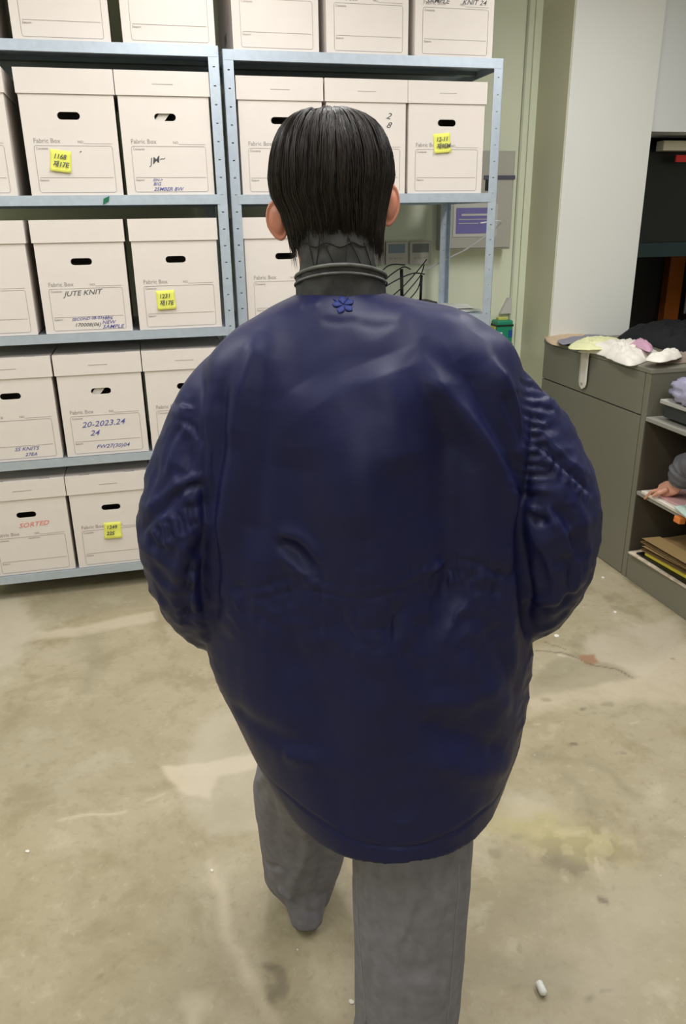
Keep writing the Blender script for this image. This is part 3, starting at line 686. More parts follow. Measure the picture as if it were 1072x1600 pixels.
# envelopes at bottom of the bay
M_env = mat('kraft envelope', (168, 138, 92), .75, noise_amt=.06, noise_scale=10); M_env2 = mat('kraft envelope pale', (182, 152, 104), .75)
zP = .141
tag(MB().box(0,.34,-.42,0,0,.008).build('magazine', mat('magazine print', (206,190,168), .6, noise_amt=.35, noise_scale=22), None, W(CU-.024, 2.915, zP), (0,0,YAW+.05), bevel=.001), 'printed magazine lowest in the pile on the plinth', 'magazine')
tag(MB().box(0,.34,-.36,0,0,.006).build('magazine', M_black, None, W(CU-.004, 2.88, zP+.0095), (0,0,YAW+.03), bevel=.001), 'dark thin magazine second from the bottom of the pile', 'magazine')
tag(MB().box(0,.32,-.32,0,0,.010).build('book', mat('yellow book', (205,190,60), .6), None, W(CU+.012, 2.84, zP+.017), (0,0,YAW+.08), bevel=.001), 'yellow edged book under the brown envelopes', 'book')
def envelope(n0, u0, z, a, m, label, th):
    e = empty('kraft_envelope', W(u0, n0, z), YAW+a); tag(e, label, 'envelope', 'brown envelopes in the shelf')
    vs = []; nx_, ny_ = 10, 10; fs = []
    for i in range(nx_+1):
        for j in range(ny_+1):
            x = .34*i/nx_; y = -.34*j/ny_; ed = min(i, nx_-i, j, ny_-j)/3; vs.append((x, y, th*min(1, ed)+.004+.004*nz((x,y,z),14,3)))
    for i in range(nx_):
        for j in range(ny_): q = i*(ny_+1)+j; fs.append((q, q+ny_+1, q+ny_+2, q+1)[::-1])
    b0 = len(vs); vs += [(0,0,0),(.34,0,0),(.34,-.34,0),(0,-.34,0)]; fs.append((b0,b0+1,b0+2,b0+3))
    ed = [i*(ny_+1) for i in range(nx_+1)]; fs.append(tuple(ed[::-1])+(b0,b0+1))
    ed = [nx_*(ny_+1)+j for j in range(ny_+1)]; fs.append(tuple(ed[::-1])+(b0+1,b0+2))
    ed = [i*(ny_+1)+ny_ for i in range(nx_,-1,-1)]; fs.append(tuple(ed[::-1])+(b0+2,b0+3))
    ed = [j for j in range(ny_,-1,-1)]; fs.append(tuple(ed[::-1])+(b0+3,b0))
    MB().add(vs, fs).build('envelope_body', m, e, smooth=True)
    MB().add([(0,-.005,th*.6+.008),(0,-.335,th*.6+.008),(.07,-.30,th+.012),(.07,-.04,th+.012)], [(0,1,2,3)]).build('flap', M_env2, e)
envelope(2.875, CU+.012, zP+.029, .10, M_env, 'brown kraft envelope, lower of the two in the open shelf', .022)
envelope(2.89, CU+.018, zP+.062, .04, M_env, 'brown kraft envelope on top of the pile in the open shelf', .022)
# litter on the floor
def chip(px, py, s, label, m=None, name='paper_scrap'):
    q = gp(px, py); pts = [(s*math.cos(a)*random.uniform(.7,1.1), s*math.sin(a)*random.uniform(.5,.8)) for a in [k*PI/3 for k in range(6)]]
    o = MB().prism(pts, 0, .0025).build(name, m or M_wht, None, (q[0], q[1], .0005), (0,0,random.uniform(0,3))); tag(o, label, 'scrap')
chip(942, 903, .013, 'white scrap on the floor in front of the cabinet'); chip(870, 994, .016, 'white chip beside the cracked floor patch near the right sleeve')
chip(961, 957, .012, 'small white chip on the floor right of the right sleeve'); chip(43, 1331, .007, 'tiny white chip on the bare floor at lower left')
chip(331, 1361, .006, 'tiny white chip on the floor left of the grey trouser leg'); chip(549, 1566, .008, 'small white chip on the floor against the right trouser leg')
q = gp(850, 1560)
o = MB().tube([(0,0,.009),(0,.004,.012),(0,.028,.012),(0,.032,.009)], [.004,.009,.009,.004], 12).build('plastic_plug', M_pillar, None, (q[0], q[1], 0), (0,0,.2), smooth=True); tag(o, 'small white plastic plug on the floor at lower right', 'plug')

# ------------------------------------------------------------------ THE PERSON
M_navy = mat('navy nylon', (26, 29, 71), .45, noise_amt=.04, noise_scale=6, bump=.15, bump_scale=900, spec=.3)
M_denim = mat('grey denim', (126, 124, 132), .9, noise_amt=.12, noise_scale=45, bump=.4, bump_scale=500, spec=.2)
M_colr = mat('washed black canvas', (68, 68, 67), .8, noise_amt=.35, noise_scale=40, bump=.4, bump_scale=300, spec=.25)
M_coll2 = mat('washed grey piping', (108, 108, 106), .85, noise_amt=.3, noise_scale=60, bump=.4, bump_scale=400)
def remeshed(mb, name, vox, smooth_it, sub=0):
    tmp = mb.build(name); md = tmp.modifiers.new('r','REMESH'); md.mode = 'VOXEL'; md.voxel_size = vox
    if smooth_it: s_ = tmp.modifiers.new('s','SMOOTH'); s_.iterations = smooth_it; s_.factor = .5
    me = realize(tmp); bpy.data.objects.remove(tmp); return me
def get_co(me):
    a = np.empty(len(me.vertices)*3, np.float32); me.vertices.foreach_get('co', a); return a.reshape(-1, 3).astype(float)
def get_no(me):
    a = np.empty(len(me.vertices)*3, np.float32); me.vertex_normals.foreach_get('vector', a); return a.reshape(-1, 3).astype(float)
def set_co(me, A): me.vertices.foreach_set('co', A.astype(np.float32).ravel()); me.update()
def hit(bvh, px, py):
    r = ray(px, py).normalized(); h_ = bvh.ray_cast(Vector((0,0,EYE)), r); return h_[0]
def seg_dist(A, pts):
    P = np.array([tuple(p) for p in pts]); d = np.full(len(A), 9.); tt = np.zeros(len(A)); L_ = [0]
    for a, b_ in zip(P, P[1:]): L_.append(L_[-1]+np.linalg.norm(b_-a))
    for i, (a, b_) in enumerate(zip(P, P[1:])):
        ab = b_-a; t = np.clip(((A-a)@ab)/(ab@ab+1e-12), 0, 1); q = np.linalg.norm(A-a-t[:,None]*ab, axis=1)
        mk_ = q < d; d[mk_] = q[mk_]; tt[mk_] = (L_[i]+t*np.linalg.norm(ab))[mk_]
    return d, tt/(L_[-1]+1e-9)
def strokes(me, bvh, lst):
    """press folds into the cloth: (points, half width, height); the fold fades to both ends"""
    A = get_co(me); Nn = get_no(me); H = np.zeros(len(A))
    for pts, wd, amp in lst:
        P = [hit(bvh, *p) for p in pts]; P = [p for p in P if p is not None]
        if len(P) < 2: continue
        P = smooth_path(P, 4)
        lo = np.min([tuple(p) for p in P], 0)-wd*3; hi = np.max([tuple(p) for p in P], 0)+wd*3
        idx = np.where(np.all((A > lo) & (A < hi), axis=1))[0]
        if len(idx) == 0: continue
        d, t = seg_dist(A[idx], P)
        H[idx] += amp*np.exp(-(d/wd)**2)*np.clip(np.minimum(t, 1-t)*5+.15, 0, 1)
    A += Nn*H[:, None]; set_co(me, A)

def make_jacket():
    rows = [ # py, left px, right px, centre Y, back depth, front depth
     (448,480,590,1.215,.060,.060),(458,466,604,1.215,.072,.07),(468,440,640,1.215,.082,.08),(480,416,690,1.213,.092,.085),(493,394,735,1.212,.100,.09),
     (512,364,768,1.211,.110,.095),(532,343,796,1.21,.120,.105),(560,324,812,1.21,.132,.12),(600,318,820,1.21,.147,.135),
     (680,318,826,1.21,.160,.15),(800,320,826,1.21,.165,.165),(900,323,826,1.21,.162,.17),(1010,334,824,1.205,.172,.175),
     (1080,358,819,1.20,.180,.18),(1140,388,809,1.195,.188,.18),(1180,408,799,1.19,.194,.18),(1212,425,789,1.19,.202,.18),(1222,433,786,1.19,.206,.18)]
    m = MB(); rings = []; K = 72
    for (py, xl, xr, yc, bk, fr) in rows[::-1]:
        a, b_ = at(xl, py, yc), at(xr, py, yc); hw = (b_.x-a.x)/2; xc = (a.x+b_.x)/2; z = (a.z+b_.z)/2
        zt = (b_.z-a.z)
        ring = []
        for k in range(K):
            t = 2*PI*k/K; c_, s_ = math.cos(t), math.sin(t); e_ = float(np.interp(py, [900, 1060, 1140, 1230], [.82, .88, 1.0, 1.12])); f_ = float(np.interp(py, [900, 1140, 1230], [.9, 1.0, 1.1]))
            x = xc+hw*math.copysign(abs(c_)**e_, c_); y = yc+(fr if s_ > 0 else bk)*math.copysign(abs(s_)**f_, s_)
            ring.append(Vector((x, y, z)))
        rings.append(ring)
    cols = [smooth_path([r_[k] for r_ in rings], 5) for k in range(K)]
    m.loft([[cols[k][i] for k in range(K)] for i in range(len(cols[0]))])
    Ls = smooth_path([(-.135,1.22,1.385),(-.18,1.215,1.33),(-.214,1.21,1.25),(-.238,1.195,1.155),(-.236,1.205,1.06),(-.222,1.25,.975),(-.15,1.32,.945),(-.08,1.35,.93)], 5)
    rL = np.interp(range(len(Ls)), np.linspace(0, len(Ls)-1, 8), [.076,.086,.092,.096,.093,.082,.072,.055]).tolist()
    m.tube(Ls, rL, 28, 1.0)
    Rs = smooth_path([(.185,1.22,1.385),(.232,1.215,1.335),(.283,1.21,1.26),(.318,1.20,1.16),(.317,1.21,1.065),(.300,1.25,.98),(.25,1.31,.94),(.17,1.35,.92)], 5)
    rR = np.interp(range(len(Rs)), np.linspace(0, len(Rs)-1, 8), [.074,.086,.094,.102,.098,.086,.074,.055]).tolist()
    m.tube(Rs, rR, 28, 1.0)
    me = remeshed(m, 'jacket', .0042, 9)
    A = get_co(me); Nn = get_no(me)
    # soft broad drape and light crumple
    H = np.zeros(len(A))
    for i in range(len(A)):
        x, y, z = A[i]
        H[i] = .0045*noise.noise(Vector((x*9, y*9, z*3.2)))+.0014*noise.noise(Vector((x*30, y*30, z*14+3)))
        sv = min(1, max(0, (-.205-x)/.03, (x-.285)/.03)) if z < 1.36 else 0
        rg = lambda p: (1-abs(noise.noise(p))*2.2)
        wrp = .02*noise.noise(Vector((x*8, y*8, z*8+4)))
        if sv > 0: H[i] += sv*(.0042*rg(Vector(((x+wrp)*13, y*11, (z+wrp)*15+x*9)))+.0022*rg(Vector((x*30+4, y*24, (z-wrp)*34-x*12))))
        cr_ = min(1, max(0, noise.noise(Vector((x*4+7, 3, z*4)))*2.2)); H[i] += cr_*.0018*rg(Vector(((x+wrp)*16+3, 5, (z+wrp)*15)))
        wz = math.exp(-((z-1.035)/.05)**2)
        H[i] += wz*(.0035*noise.noise(Vector((x*36, y*30, z*40+5)))+.002*rg(Vector((x*50, y*30, z*22+x*10))))
        if z < .8: H[i] += .006*(.8-z)/.2*math.sin(x*34+1.2+y*6)*.6
    A += Nn*H[:, None]; set_co(me, A)
    tmp = bpy.data.objects.new('t', me); bvh = BVHTree.FromPolygons([tuple(v.co) for v in me.vertices], [tuple(p.vertices) for p in me.polygons])
    bpy.data.objects.remove(tmp)
    G = []
    # long soft drapes on the back
    G += [([(560,640),(570,800),(585,1000),(590,1180)], .045, .006), ([(430,560),(385,700),(350,860)], .03, .004),
          ([(425,560),(400,680),(390,800),(395,880)], .028, -.007), ([(470,700),(475,820),(490,900)], .03, -.004),
          ([(700,600),(690,760),(700,900),(690,1000)], .035, -.008), ([(640,560),(735,660),(790,740),(812,850)], .018, .006),
          ([(720,560),(770,660),(805,760)], .02, -.005), ([(765,560),(800,640),(818,730)], .014, .006), ([(785,610),(812,700)], .008, -.004),
          ([(330,600),(330,720),(324,860)], .02, .005), ([(352,590),(345,700),(336,820)], .014, -.005), ([(410,520),(380,600),(360,700)],.02,.004)]
    G += [([(470,600),(520,700),(540,840)],.05,.004), ([(590,560),(620,640),(630,740)],.04,.005)]
    G = [(p, w_, a_*2.3) for p, w_, a_ in G]
    # yoke creases under the emblem, centre
    G += [([(500,498),(530,504),(560,500)], .007, -.0014), ([(555,505),(590,512),(625,505)], .008, -.0014), ([(440,470),(470,478),(500,476)],.008,.002)]
    # diagonal crease left waist
    G += [([(425,850),(450,860),(480,885),(500,905)], .012, -.009), ([(430,838),(470,846),(500,880)], .012, .007), ([(430,868),(455,890),(478,912)], .010, .005),
          ([(470,1000),(495,1100),(500,1200)], .03, -.007), ([(430,930),(470,1000),(480,1100)],.03,.005), ([(360,1100),(430,1150),(480,1170)], .02, -.006),
          ([(370,1130),(440,1175),(500,1190)], .018, .005), ([(720,1020),(760,1080),(800,1110)], .02, .006), ([(640,1110),(700,1140),(790,1170)], .022, -.009),
          ([(670,1180),(740,1210),(800,1190)], .022, .007), ([(660,1090),(720,1100),(790,1060)], .02, .005), ([(600,980),(640,1080),(680,1140)], .022, .005),
          ([(545,960),(560,1100),(570,1250)], .03, .005), ([(750,960),(790,1040),(810,1100)], .016, -.005),([(520,1200),(530,1270),(540,1310)],.02,-.004)]
    # broad hollows either side of the spine
    G += [([(430,640),(435,800),(450,960),(470,1120)], .035, -.011), ([(720,640),(725,800),(735,960)], .035, -.012), ([(560,560),(580,800),(600,1100),(610,1280)], .055, .009), ([(355,700),(352,860),(365,1000)], .022, .008), ([(790,820),(800,960),(800,1080)], .02, .007)]
    # drawcord channel at the waist with gathers
    G += [([(330,935),(400,938),(470,925),(540,928),(600,920),(660,908),(720,902),(780,898),(822,895)], .0042, -.0018),
          ([(330,915),(400,918),(470,905),(540,908),(600,900),(660,888),(720,882),(780,880),(822,878)], .0036, -.0014)]
    r = random.Random(3)
    for k in range(64):
        x = r.uniform(335, 818); yb = 932-(x-335)*.075; l_ = r.uniform(14, 42)
        if r.random() < .3 and x < 600: continue
        G.append(([(x, yb), (x+r.uniform(-9, 9), yb-l_ if r.random() < .55 else yb+l_)], r.uniform(.004, .008), r.uniform(-.0035, .0035)))
    for k in range(14):
        x = r.uniform(640, 800); yb = r.uniform(870, 915); G.append(([(x, yb), (x+r.uniform(-30, 30), yb-r.uniform(-14, 16)), (x+r.uniform(-40, 40), yb+r.uniform(-8, 8))], .008, r.uniform(-.005, .005)))
    # armhole seams
    sR = [(838,585),(832,640),(828,700),(822,760),(812,800),(815,850),(826,930),(829,1000)]
    sL = [(322,600),(322,700),(318,740),(322,820),(318,900),(322,980)]
    G += [(sR[:5], .005, -.0055), (sL[:4], .005, -.004), (sR[3:], .012, -.016), (sL[2:], .012, -.016)]
    # gathers along seams: right armhole
    for k in range(26):
        t = k/25; yy = 590+190*t; x0 = 836-20*t
        G.append(([(x0, yy), (x0+r.uniform(18, 42), yy+r.uniform(-2, 18))], .0042, r.uniform(.0015, .005)*(1 if k % 2 else -1)))
        G.append(([(x0, yy), (x0-r.uniform(14, 34), yy-r.uniform(4, 18))], .0042, r.uniform(.001, .0035)*(1 if k % 2 else -1)))
    # right sleeve seam down to elbow
    q = [(836,690),(862,712),(890,738),(912,758),(926,772)]
    G += [(q, .0045, -.006), ([(838,700),(865,728),(893,754),(912,775)], .007, .005), ([(842,682),(868,700),(896,724),(918,745)],.006,.003)]
    for k in range(14):
        t = (k+.5)/14; x = 842+80*t; y = 695+72*t
        G.append(([(x, y), (x-r.uniform(0, 8), y+r.uniform(14, 34))], .0045, r.uniform(.002, .004)*(1 if k % 2 else -1)))
    # right sleeve inner folds
    G += [([(822,790),(850,800),(880,830),(890,870)], .010, .007), ([(815,770),(840,790),(850,810),(835,800)], .009, -.008), ([(860,790),(885,815),(895,860),(890,920)], .009, -.007),
          ([(870,760),(905,800),(918,860),(905,920)], .014, .006), ([(840,850),(850,900),(838,950)], .016, -.008), ([(828,830),(850,870),(870,930),(860,970)], .012, .006),
          ([(880,850),(900,880),(895,930)], .007, .006), ([(835,960),(870,950),(900,925)], .010, -.007), ([(835,985),(865,975),(892,950)], .012, .006), ([(825,800),(840,815),(860,812)],.006,-.006)]
    # left sleeve
    for k in range(9):
        t = k/8; x = 232+62*t; y = 832-44*t
        G.append(([(x, y), (x+r.uniform(6, 16), y+r.uniform(26, 44))], .0065, .005*(1 if k % 2 else -1)))
    G += [([(222,830),(250,800),(280,770),(318,750)], .006, -.007), ([(226,800),(250,780),(285,755),(318,745)], .008, .005), ([(300,620),(300,700),(290,760)], .012, -.006),
          ([(318,840),(300,870),(290,930),(296,985)], .010, -.008), ([(300,840),(280,890),(270,940)], .014, .006), ([(275,670),(262,720),(245,770)], .012, .005), ([(285,660),(268,690),(258,740)],.007,-.006),
          ([(240,880),(258,910),(290,920)], .012, -.005), ([(320,870),(305,900),(300,960)], .006, .005), ([(270,655),(300,665),(320,700)],.006,-.004)]
    for k in range(14):
        t = k/13; yy = 760+220*t; x0 = 318-8*math.sin(t*3)
        G.append(([(x0, yy), (x0-r.uniform(14, 34), yy-r.uniform(2, 14))], .005, r.uniform(.0015, .004)*(1 if k % 2 else -1)))
    # hem stitching line
    G += [([(405,1195),(450,1243),(500,1282),(545,1310),(600,1322),(650,1322),(700,1305),(745,1275),(785,1232),(800,1190)], .0035, -.003)]
    strokes(me, bvh, G)
    # open the underside (hem) so the trousers come out of it
    bm = bmesh.new(); bm.from_mesh(me); bm.normal_update()
    zmin = min(v.co.z for v in bm.verts)
    bmesh.ops.delete(bm, geom=[f for f in bm.faces if f.calc_center_median().z < zmin+.012 and f.normal.z < -.75], context='FACES')
    bm.to_mesh(me); bm.free(); me.update()
    return me, bvh

person = empty('person', (0.04, 1.22, 0)); person.location = (0, 0, 0)
tag(person, 'person seen from behind in an oversized navy jacket and wide grey trousers, walking', 'person')
jme, jbvh = make_jacket()
jacket = link('jacket', jme, M_navy, person, smooth=True); jacket['label'] = 'oversized navy nylon jacket with curved hem and gathered waist'
md = jacket.modifiers.new('s', 'SOLIDIFY'); md.thickness = .003; md.offset = -1

# emblem: five rounded petals with thin leaves between
M_emb = mat('royal blue embroidery', (26, 44, 118), .6, bump=.6, bump_scale=900)
em = hit(jbvh, 537, 477); nrm = Vector((0, -1, .15)).normalized()
hh = jbvh.find_nearest(em); nrm = hh[1].normalized();  nrm = nrm if nrm.y < 0 else -nrm
tx = Vector((0,0,1)).cross(nrm).normalized()*1; tx = tx if tx.x > 0 else -tx; tz = nrm.cross(tx).normalized(); tz = tz if tz.z > 0 else -tz
eb = MB()
def leaf(ang, r0, r1, hw, hgt):
    d = tx*math.cos(ang)+tz*math.sin(ang); q = -tx*math.sin(ang)+tz*math.cos(ang); rings = []
    for i in range(7):
        t = i/6; c_ = em+nrm*.001+d*(r0+(r1-r0)*t); w_ = hw*math.sin(PI*(t**1.25*.93+.035))
        hh_ = jbvh.find_nearest(c_)[0]; c_ = hh_+nrm*.0012
        rings.append([c_+q*w_*math.cos(a)+nrm*hgt*(w_/hw)*math.sin(a) for a in [2*PI*k/8 for k in range(8)]])
    eb.loft(rings)
for k in range(5): leaf(PI*.2+PI*.4*k-.1, .0015, .0165, .0058, .0016)
for a_ in (1.9, 1.2, 2.5): leaf(a_, .004, .020, .0012, .001)
eb.build('embroidered_flower', M_emb, jacket, smooth=True)['label'] = 'five petal blue flower embroidered below the collar'

# collars
def collar(name, zt, zb, rx, ry, cx0, cy0, m, parent, th=.006, seed=0, n=64, rows=10, lean=0.0, wob=.002):
    vs = []; fs = []
    for j in range(rows+1):
        f = j/rows
        for k in range(n):
            t = 2*PI*k/n; bk = (1-math.sin(t))/2       # 1 at the back
            z = zb(bk)+(zt(bk)-zb(bk))*f; r_ = 1+lean*f
            wv = wob*noise.noise(Vector((math.cos(t)*4+seed, math.sin(t)*4, z*40)))
            vs.append((cx0+(rx*r_+wv)*math.cos(t)-.008*f*(1 if seed == 1 else 0), cy0+(ry*r_+wv)*math.sin(t), z))
    for j in range(rows):
        for k in range(n): a = j*n+k; b_ = j*n+(k+1) % n; fs.append((a, b_, b_+n, a+n))
    o = MB().add(vs, fs).build(name, m, parent, smooth=True); md = o.modifiers.new('s','SOLIDIFY'); md.thickness = th
    ss = o.modifiers.new('ss','SUBSURF'); ss.levels = 1; ss.render_levels = 1
    return o
XC = .002
ic = collar('inner_collar', lambda b: 1.612, lambda b: 1.50, .0625, .062, XC-.001, 1.213, M_colr, jacket, seed=1, lean=-.16, wob=.006)
ic['label'] = 'dark washed standing collar with crossed stitching'
st = MB()
def on_inner(t, z, f=1): return (XC-.001+.0635*math.cos(t)*(1-.16*(z-1.5)/.112)-.008*(z-1.5)/.1, 1.213+.063*math.sin(t)*(1-.16*(z-1.5)/.112)-.001, z)
for (a0, z0, a1, z1) in ((-2.35,1.60,-2.1,1.545),(-1.95,1.60,-2.15,1.545),(-1.95,1.60,-1.5,1.55),(-1.2,1.60,-1.42,1.55),(-1.2,1.60,-.85,1.55),(-.7,1.59,-.5,1.55)):
    st.tube([on_inner(a0+(a1-a0)*k/6, z0+(z1-z0)*k/6) for k in range(7)], .0009, 5)
st.tube([on_inner(-2.6+2.1*k/20, 1.588+.003*math.sin(k)) for k in range(21)], .0011, 5)
st.build('stitching', M_black, ic)
oc = collar('outer_collar', lambda b: 1.528+.034*b**1.5, lambda b: 1.494+.0*b, .0685, .070, XC, 1.215, M_colr, jacket, seed=2, lean=-.02, wob=.0025)
oc['label'] = 'washed grey outer collar band'
for dz, rr in ((0, .0026), (-.011, .0018)):
    pp = []
    for k in range(64):
        t = 2*PI*k/64; bk = (1-math.sin(t))/2; pp.append((XC+.0680*math.cos(t)*(1 if dz == 0 else 1.02), 1.215+.0698*math.sin(t)*(1 if dz == 0 else 1.02), 1.528+.034*bk**1.5+dz))
    MB().tube(pp+[pp[0]], rr, 8).build('piping', M_coll2, oc, smooth=True)
# body
bd = MB(); HX, HY = -.017, 1.262
bd.ball((HX, HY, 1.672), (.074, .092, .094), 28, 18)
bd.ball((HX, HY+.035, 1.615), (.058, .060, .070), 24, 16)
bd.tube([(HX, HY+.088, 1.655), (HX, HY+.108, 1.632), (HX, HY+.085, 1.618)], [.008,.012,.010], 10)     # nose
bd.ball((HX, HY+.088, 1.592), (.022, .010, .009)); bd.ball((HX, HY+.080, 1.563), (.022,.016,.014))
for s_ in (-1, 1): bd.ball((HX+s_*.031, HY+.078, 1.672), (.018,.014,.008)); bd.ball((HX+s_*.042, HY+.062, 1.632), (.022,.022,.02))
bd.tube([(XC,1.21,1.42),(XC-.003,1.215,1.5),(HX+.004,1.235,1.60)], [.062,.054,.052], 24)
bd.tube([(.08,1.21,.80),(.06,1.21,.92),(.045,1.21,1.1),(.035,1.21,1.28),(.025,1.21,1.40),(.012,1.21,1.46)], [.12,.115,.11,.125,.12,.07], 28, .72, ref=(0,1,0))
for s_, sh, elb, wr in ((-1,(-.13,1.215,1.39),(-.245,1.2,1.12),(-.13,1.33,.95)),(1,(.19,1.215,1.39),(.32,1.2,1.12),(.22,1.33,.95))):
    bd.tube(smooth_path([sh, tuple((Vector(sh)+Vector(elb))/2), elb, tuple((Vector(elb)+Vector(wr))/2), wr]), [.048-.0014*i for i in range(17)], 16)
    d_ = (Vector(wr)-Vector(elb)).normalized(); w_ = Vector(wr); sd_ = d_.cross(Vector((0,0,1))).normalized()
    bd.tube([w_-d_*.02, w_+d_*.04, w_+d_*.07], [.026,.034,.026], 12, .6)
    for off, ln in ((-.026,.05),(-.009,.06),(.009,.056),(.025,.043)): bd.tube([w_+d_*.05+Vector((0,0,off)), w_+d_*(.07+ln*.6)+Vector((0,0,off)), w_+d_*(.065+ln)+Vector((0,0,off*1.1-.008))-sd_*s_*.01], [.009,.0085,.007], 8)
    bd.tube([w_+d_*.01+Vector((0,0,.03)), w_+d_*.05+Vector((0,0,.052)), w_+d_*.08+Vector((0,0,.05))], [.011,.010,.008], 8)
Lhip, Rhip = Vector((.0,1.21,.82)), Vector((.15,1.19,.82))
bd.tube([Lhip,(-.06,1.38,.50),(-.085,1.53,.09)], [.085,.055,.034], 18); bd.tube([(-.085,1.54,.045),(-.085,1.62,.04),(-.085,1.70,.035)], [.035,.036,.03], 12)
bd.tube([Rhip,(.13,1.16,.46),(.115,1.10,.09)], [.085,.058,.038], 18); bd.tube([(.115,1.06,.045),(.115,1.15,.04),(.12,1.25,.032)], [.035,.036,.03], 12)
bme = remeshed(bd, 'body', .006, 4)
bm = bmesh.new(); bm.from_mesh(bme)
def ear(cx_, cz, s_, wd, hg, mat_):
    # dish shaped ear, seen from behind: outer rim (helix), swelling behind the hollow, lobe below
    e_ = MB(); cy0 = HY-.004
    K = 20; rings = []
    def pt(r_, a, yoff):
        rx = wd*(1.0+.12*math.sin(a)); x = s_*(.5*wd+rx*.55*r_*math.cos(a)); z = hg*.5*r_*math.sin(a)
        if math.sin(a) < -.3: x -= s_*wd*.22*r_*(-math.sin(a)-.3)
        return Vector((cx_+x, cy0+yoff+.35*abs(x)*.9, cz+z))
    prof = [(.05,-.010),(.3,-.0105),(.5,-.009),(.66,-.006),(.76,-.0035),(.84,-.0045),(.93,-.005),(1.0,-.002),(.99,.002),(.92,.0045),(.82,.004),(.7,.001),(.5,-.004),(.2,-.005)]
    for (r_, y_) in prof: rings.append([pt(r_, 2*PI*k/K, y_) for k in range(K)])
    e_.loft(rings); return e_
for cx_, cz, s_, wd, hg in ((-.078, 1.622, -1, .032, .060), (.066, 1.641, 1, .026, .062)):
    e_ = ear(cx_, cz, s_, wd, hg, None); vm = [bm.verts.new(v) for v in e_.v]
    for f in e_.f:
        try: bm.faces.new([vm[i] for i in f])
        except ValueError: pass
bmesh.ops.recalc_face_normals(bm, faces=bm.faces); bm.to_mesh(bme); bm.free()
M_skin2 = mat('skin warm', (214, 142, 118), .5, noise_amt=.06, noise_scale=40)
M_skin2.node_tree.nodes['Principled BSDF'].inputs['Subsurface Weight'].default_value = .15
M_skin2.node_tree.nodes['Principled BSDF'].inputs['Subsurface Radius'].default_value = (.012,.004,.002)
body = link('body', bme, M_skin2, person, smooth=True)
for s_ in (-1, 1):
    MB().ball((HX+s_*.031, HY+.083, 1.667), .0105, 12, 8).build('eye', M_pillar, person, smooth=True)

# trousers
def leg_from(rows, m, K=36):
    rings = []
    for (py, xl, xr, yc, bk, fr) in rows:
        a, b_ = at(xl, py, yc), at(xr, py, yc); hw = (b_.x-a.x)/2; xc = (a.x+b_.x)/2; z = max((a.z+b_.z)/2, .012)
        rings.append([Vector((xc+hw*math.copysign(abs(math.cos(t))**.9, math.cos(t)), yc+(fr if math.sin(t) > 0 else bk)*math.sin(t), z)) for t in [2*PI*k/K for k in range(K)]])
    rings.sort(key=lambda r: r[0].z); m.loft(rings)
tm = MB()
leg_from([(1225,545,742,1.14,.105,.11),(1300,549,738,1.12,.105,.11),(1400,551,731,1.10,.10,.11),(1500,553,723,1.08,.10,.11),(1600,555,714,1.06,.10,.115),(1700,552,712,1.05,.105,.12),(1880,545,718,1.06,.11,.13)], tm)
L2 = [(1190,402,545,1.40,.11,.11),(1225,396,548,1.43,.11,.11),(1260,399,552,1.45,.11,.11),(1300,405,548,1.47,.105,.11),(1340,412,536,1.49,.10,.11),(1362,414,528,1.50,.09,.11),(1378,430,523,1.505,.085,.11),(1400,446,518,1.51,.075,.10)]
leg_from(L2, tm)
a = at(452, 1420, 1.51)
tm.tube([(.06,1.20,.98),(.06,1.20,.80)], [.15,.17], 28, .85, ref=(0,1,0))
tm.tube([(-.02,1.21,.84),(-.05,1.29,.66),(-.095,1.42,.42)], [.125,.12,.105], 28)
tm.tube([(.13,1.20,.86),(.125,1.16,.70),(.125,1.14,.55)], [.12,.11,.10], 28)
cuff = at(483, 1432, 1.49); tm.tube([(cuff.x,1.412,.012),(cuff.x-.002,1.436,.07),(cuff.x-.012,1.478,.16)], [.036,.050,.070], 24)
tme = remeshed(tm, 'trousers', .006, 6)
A = get_co(tme); Nn = get_no(tme)
H = np.array([.003*noise.noise(Vector((p[0]*16, p[1]*16, p[2]*7)))+.0012*noise.noise(Vector((p[0]*45, p[1]*45, p[2]*30))) for p in A])
A += Nn*H[:, None]; A[:, 2] = np.maximum(A[:, 2], .004); set_co(tme, A)
tb_ = BVHTree.FromPolygons([tuple(v.co) for v in tme.vertices], [tuple(p.vertices) for p in tme.polygons])
strokes(tme, tb_, [([(470,1260),(480,1320),(460,1380),(450,1420)], .014, .009), ([(425,1240),(430,1300),(440,1350)], .014, -.007), ([(500,1290),(505,1350),(490,1410)], .012, -.008),
    ([(415,1350),(440,1358),(470,1385)], .008, -.008), ([(412,1368),(435,1385),(460,1400)], .010, .010), ([(400,1225),(420,1212),(430,1230)], .01, .006), ([(455,1400),(480,1425),(505,1420)], .008, -.005),
    ([(570,1350),(575,1450),(580,1590)], .006, .003), ([(655,1350),(640,1430),(620,1480)], .006, .004), ([(700,1340),(705,1450),(690,1590)], .007, .004), ([(720,1330),(722,1420)], .006, -.004),
    ([(620,1345),(600,1400),(590,1480)], .02, -.005), ([(590,1490),(640,1520),(690,1500)], .02, -.004), ([(680,1400),(672,1500),(664,1590)], .02, .004)])
trs = link('trousers', tme, M_denim, person, smooth=True); trs['label'] = 'wide faded grey denim trousers'
M_seam = mat('pale denim seam', (132, 130, 134), .9)
tbv2 = BVHTree.FromPolygons([tuple(v.co) for v in tme.vertices], [tuple(p.vertices) for p in tme.polygons])
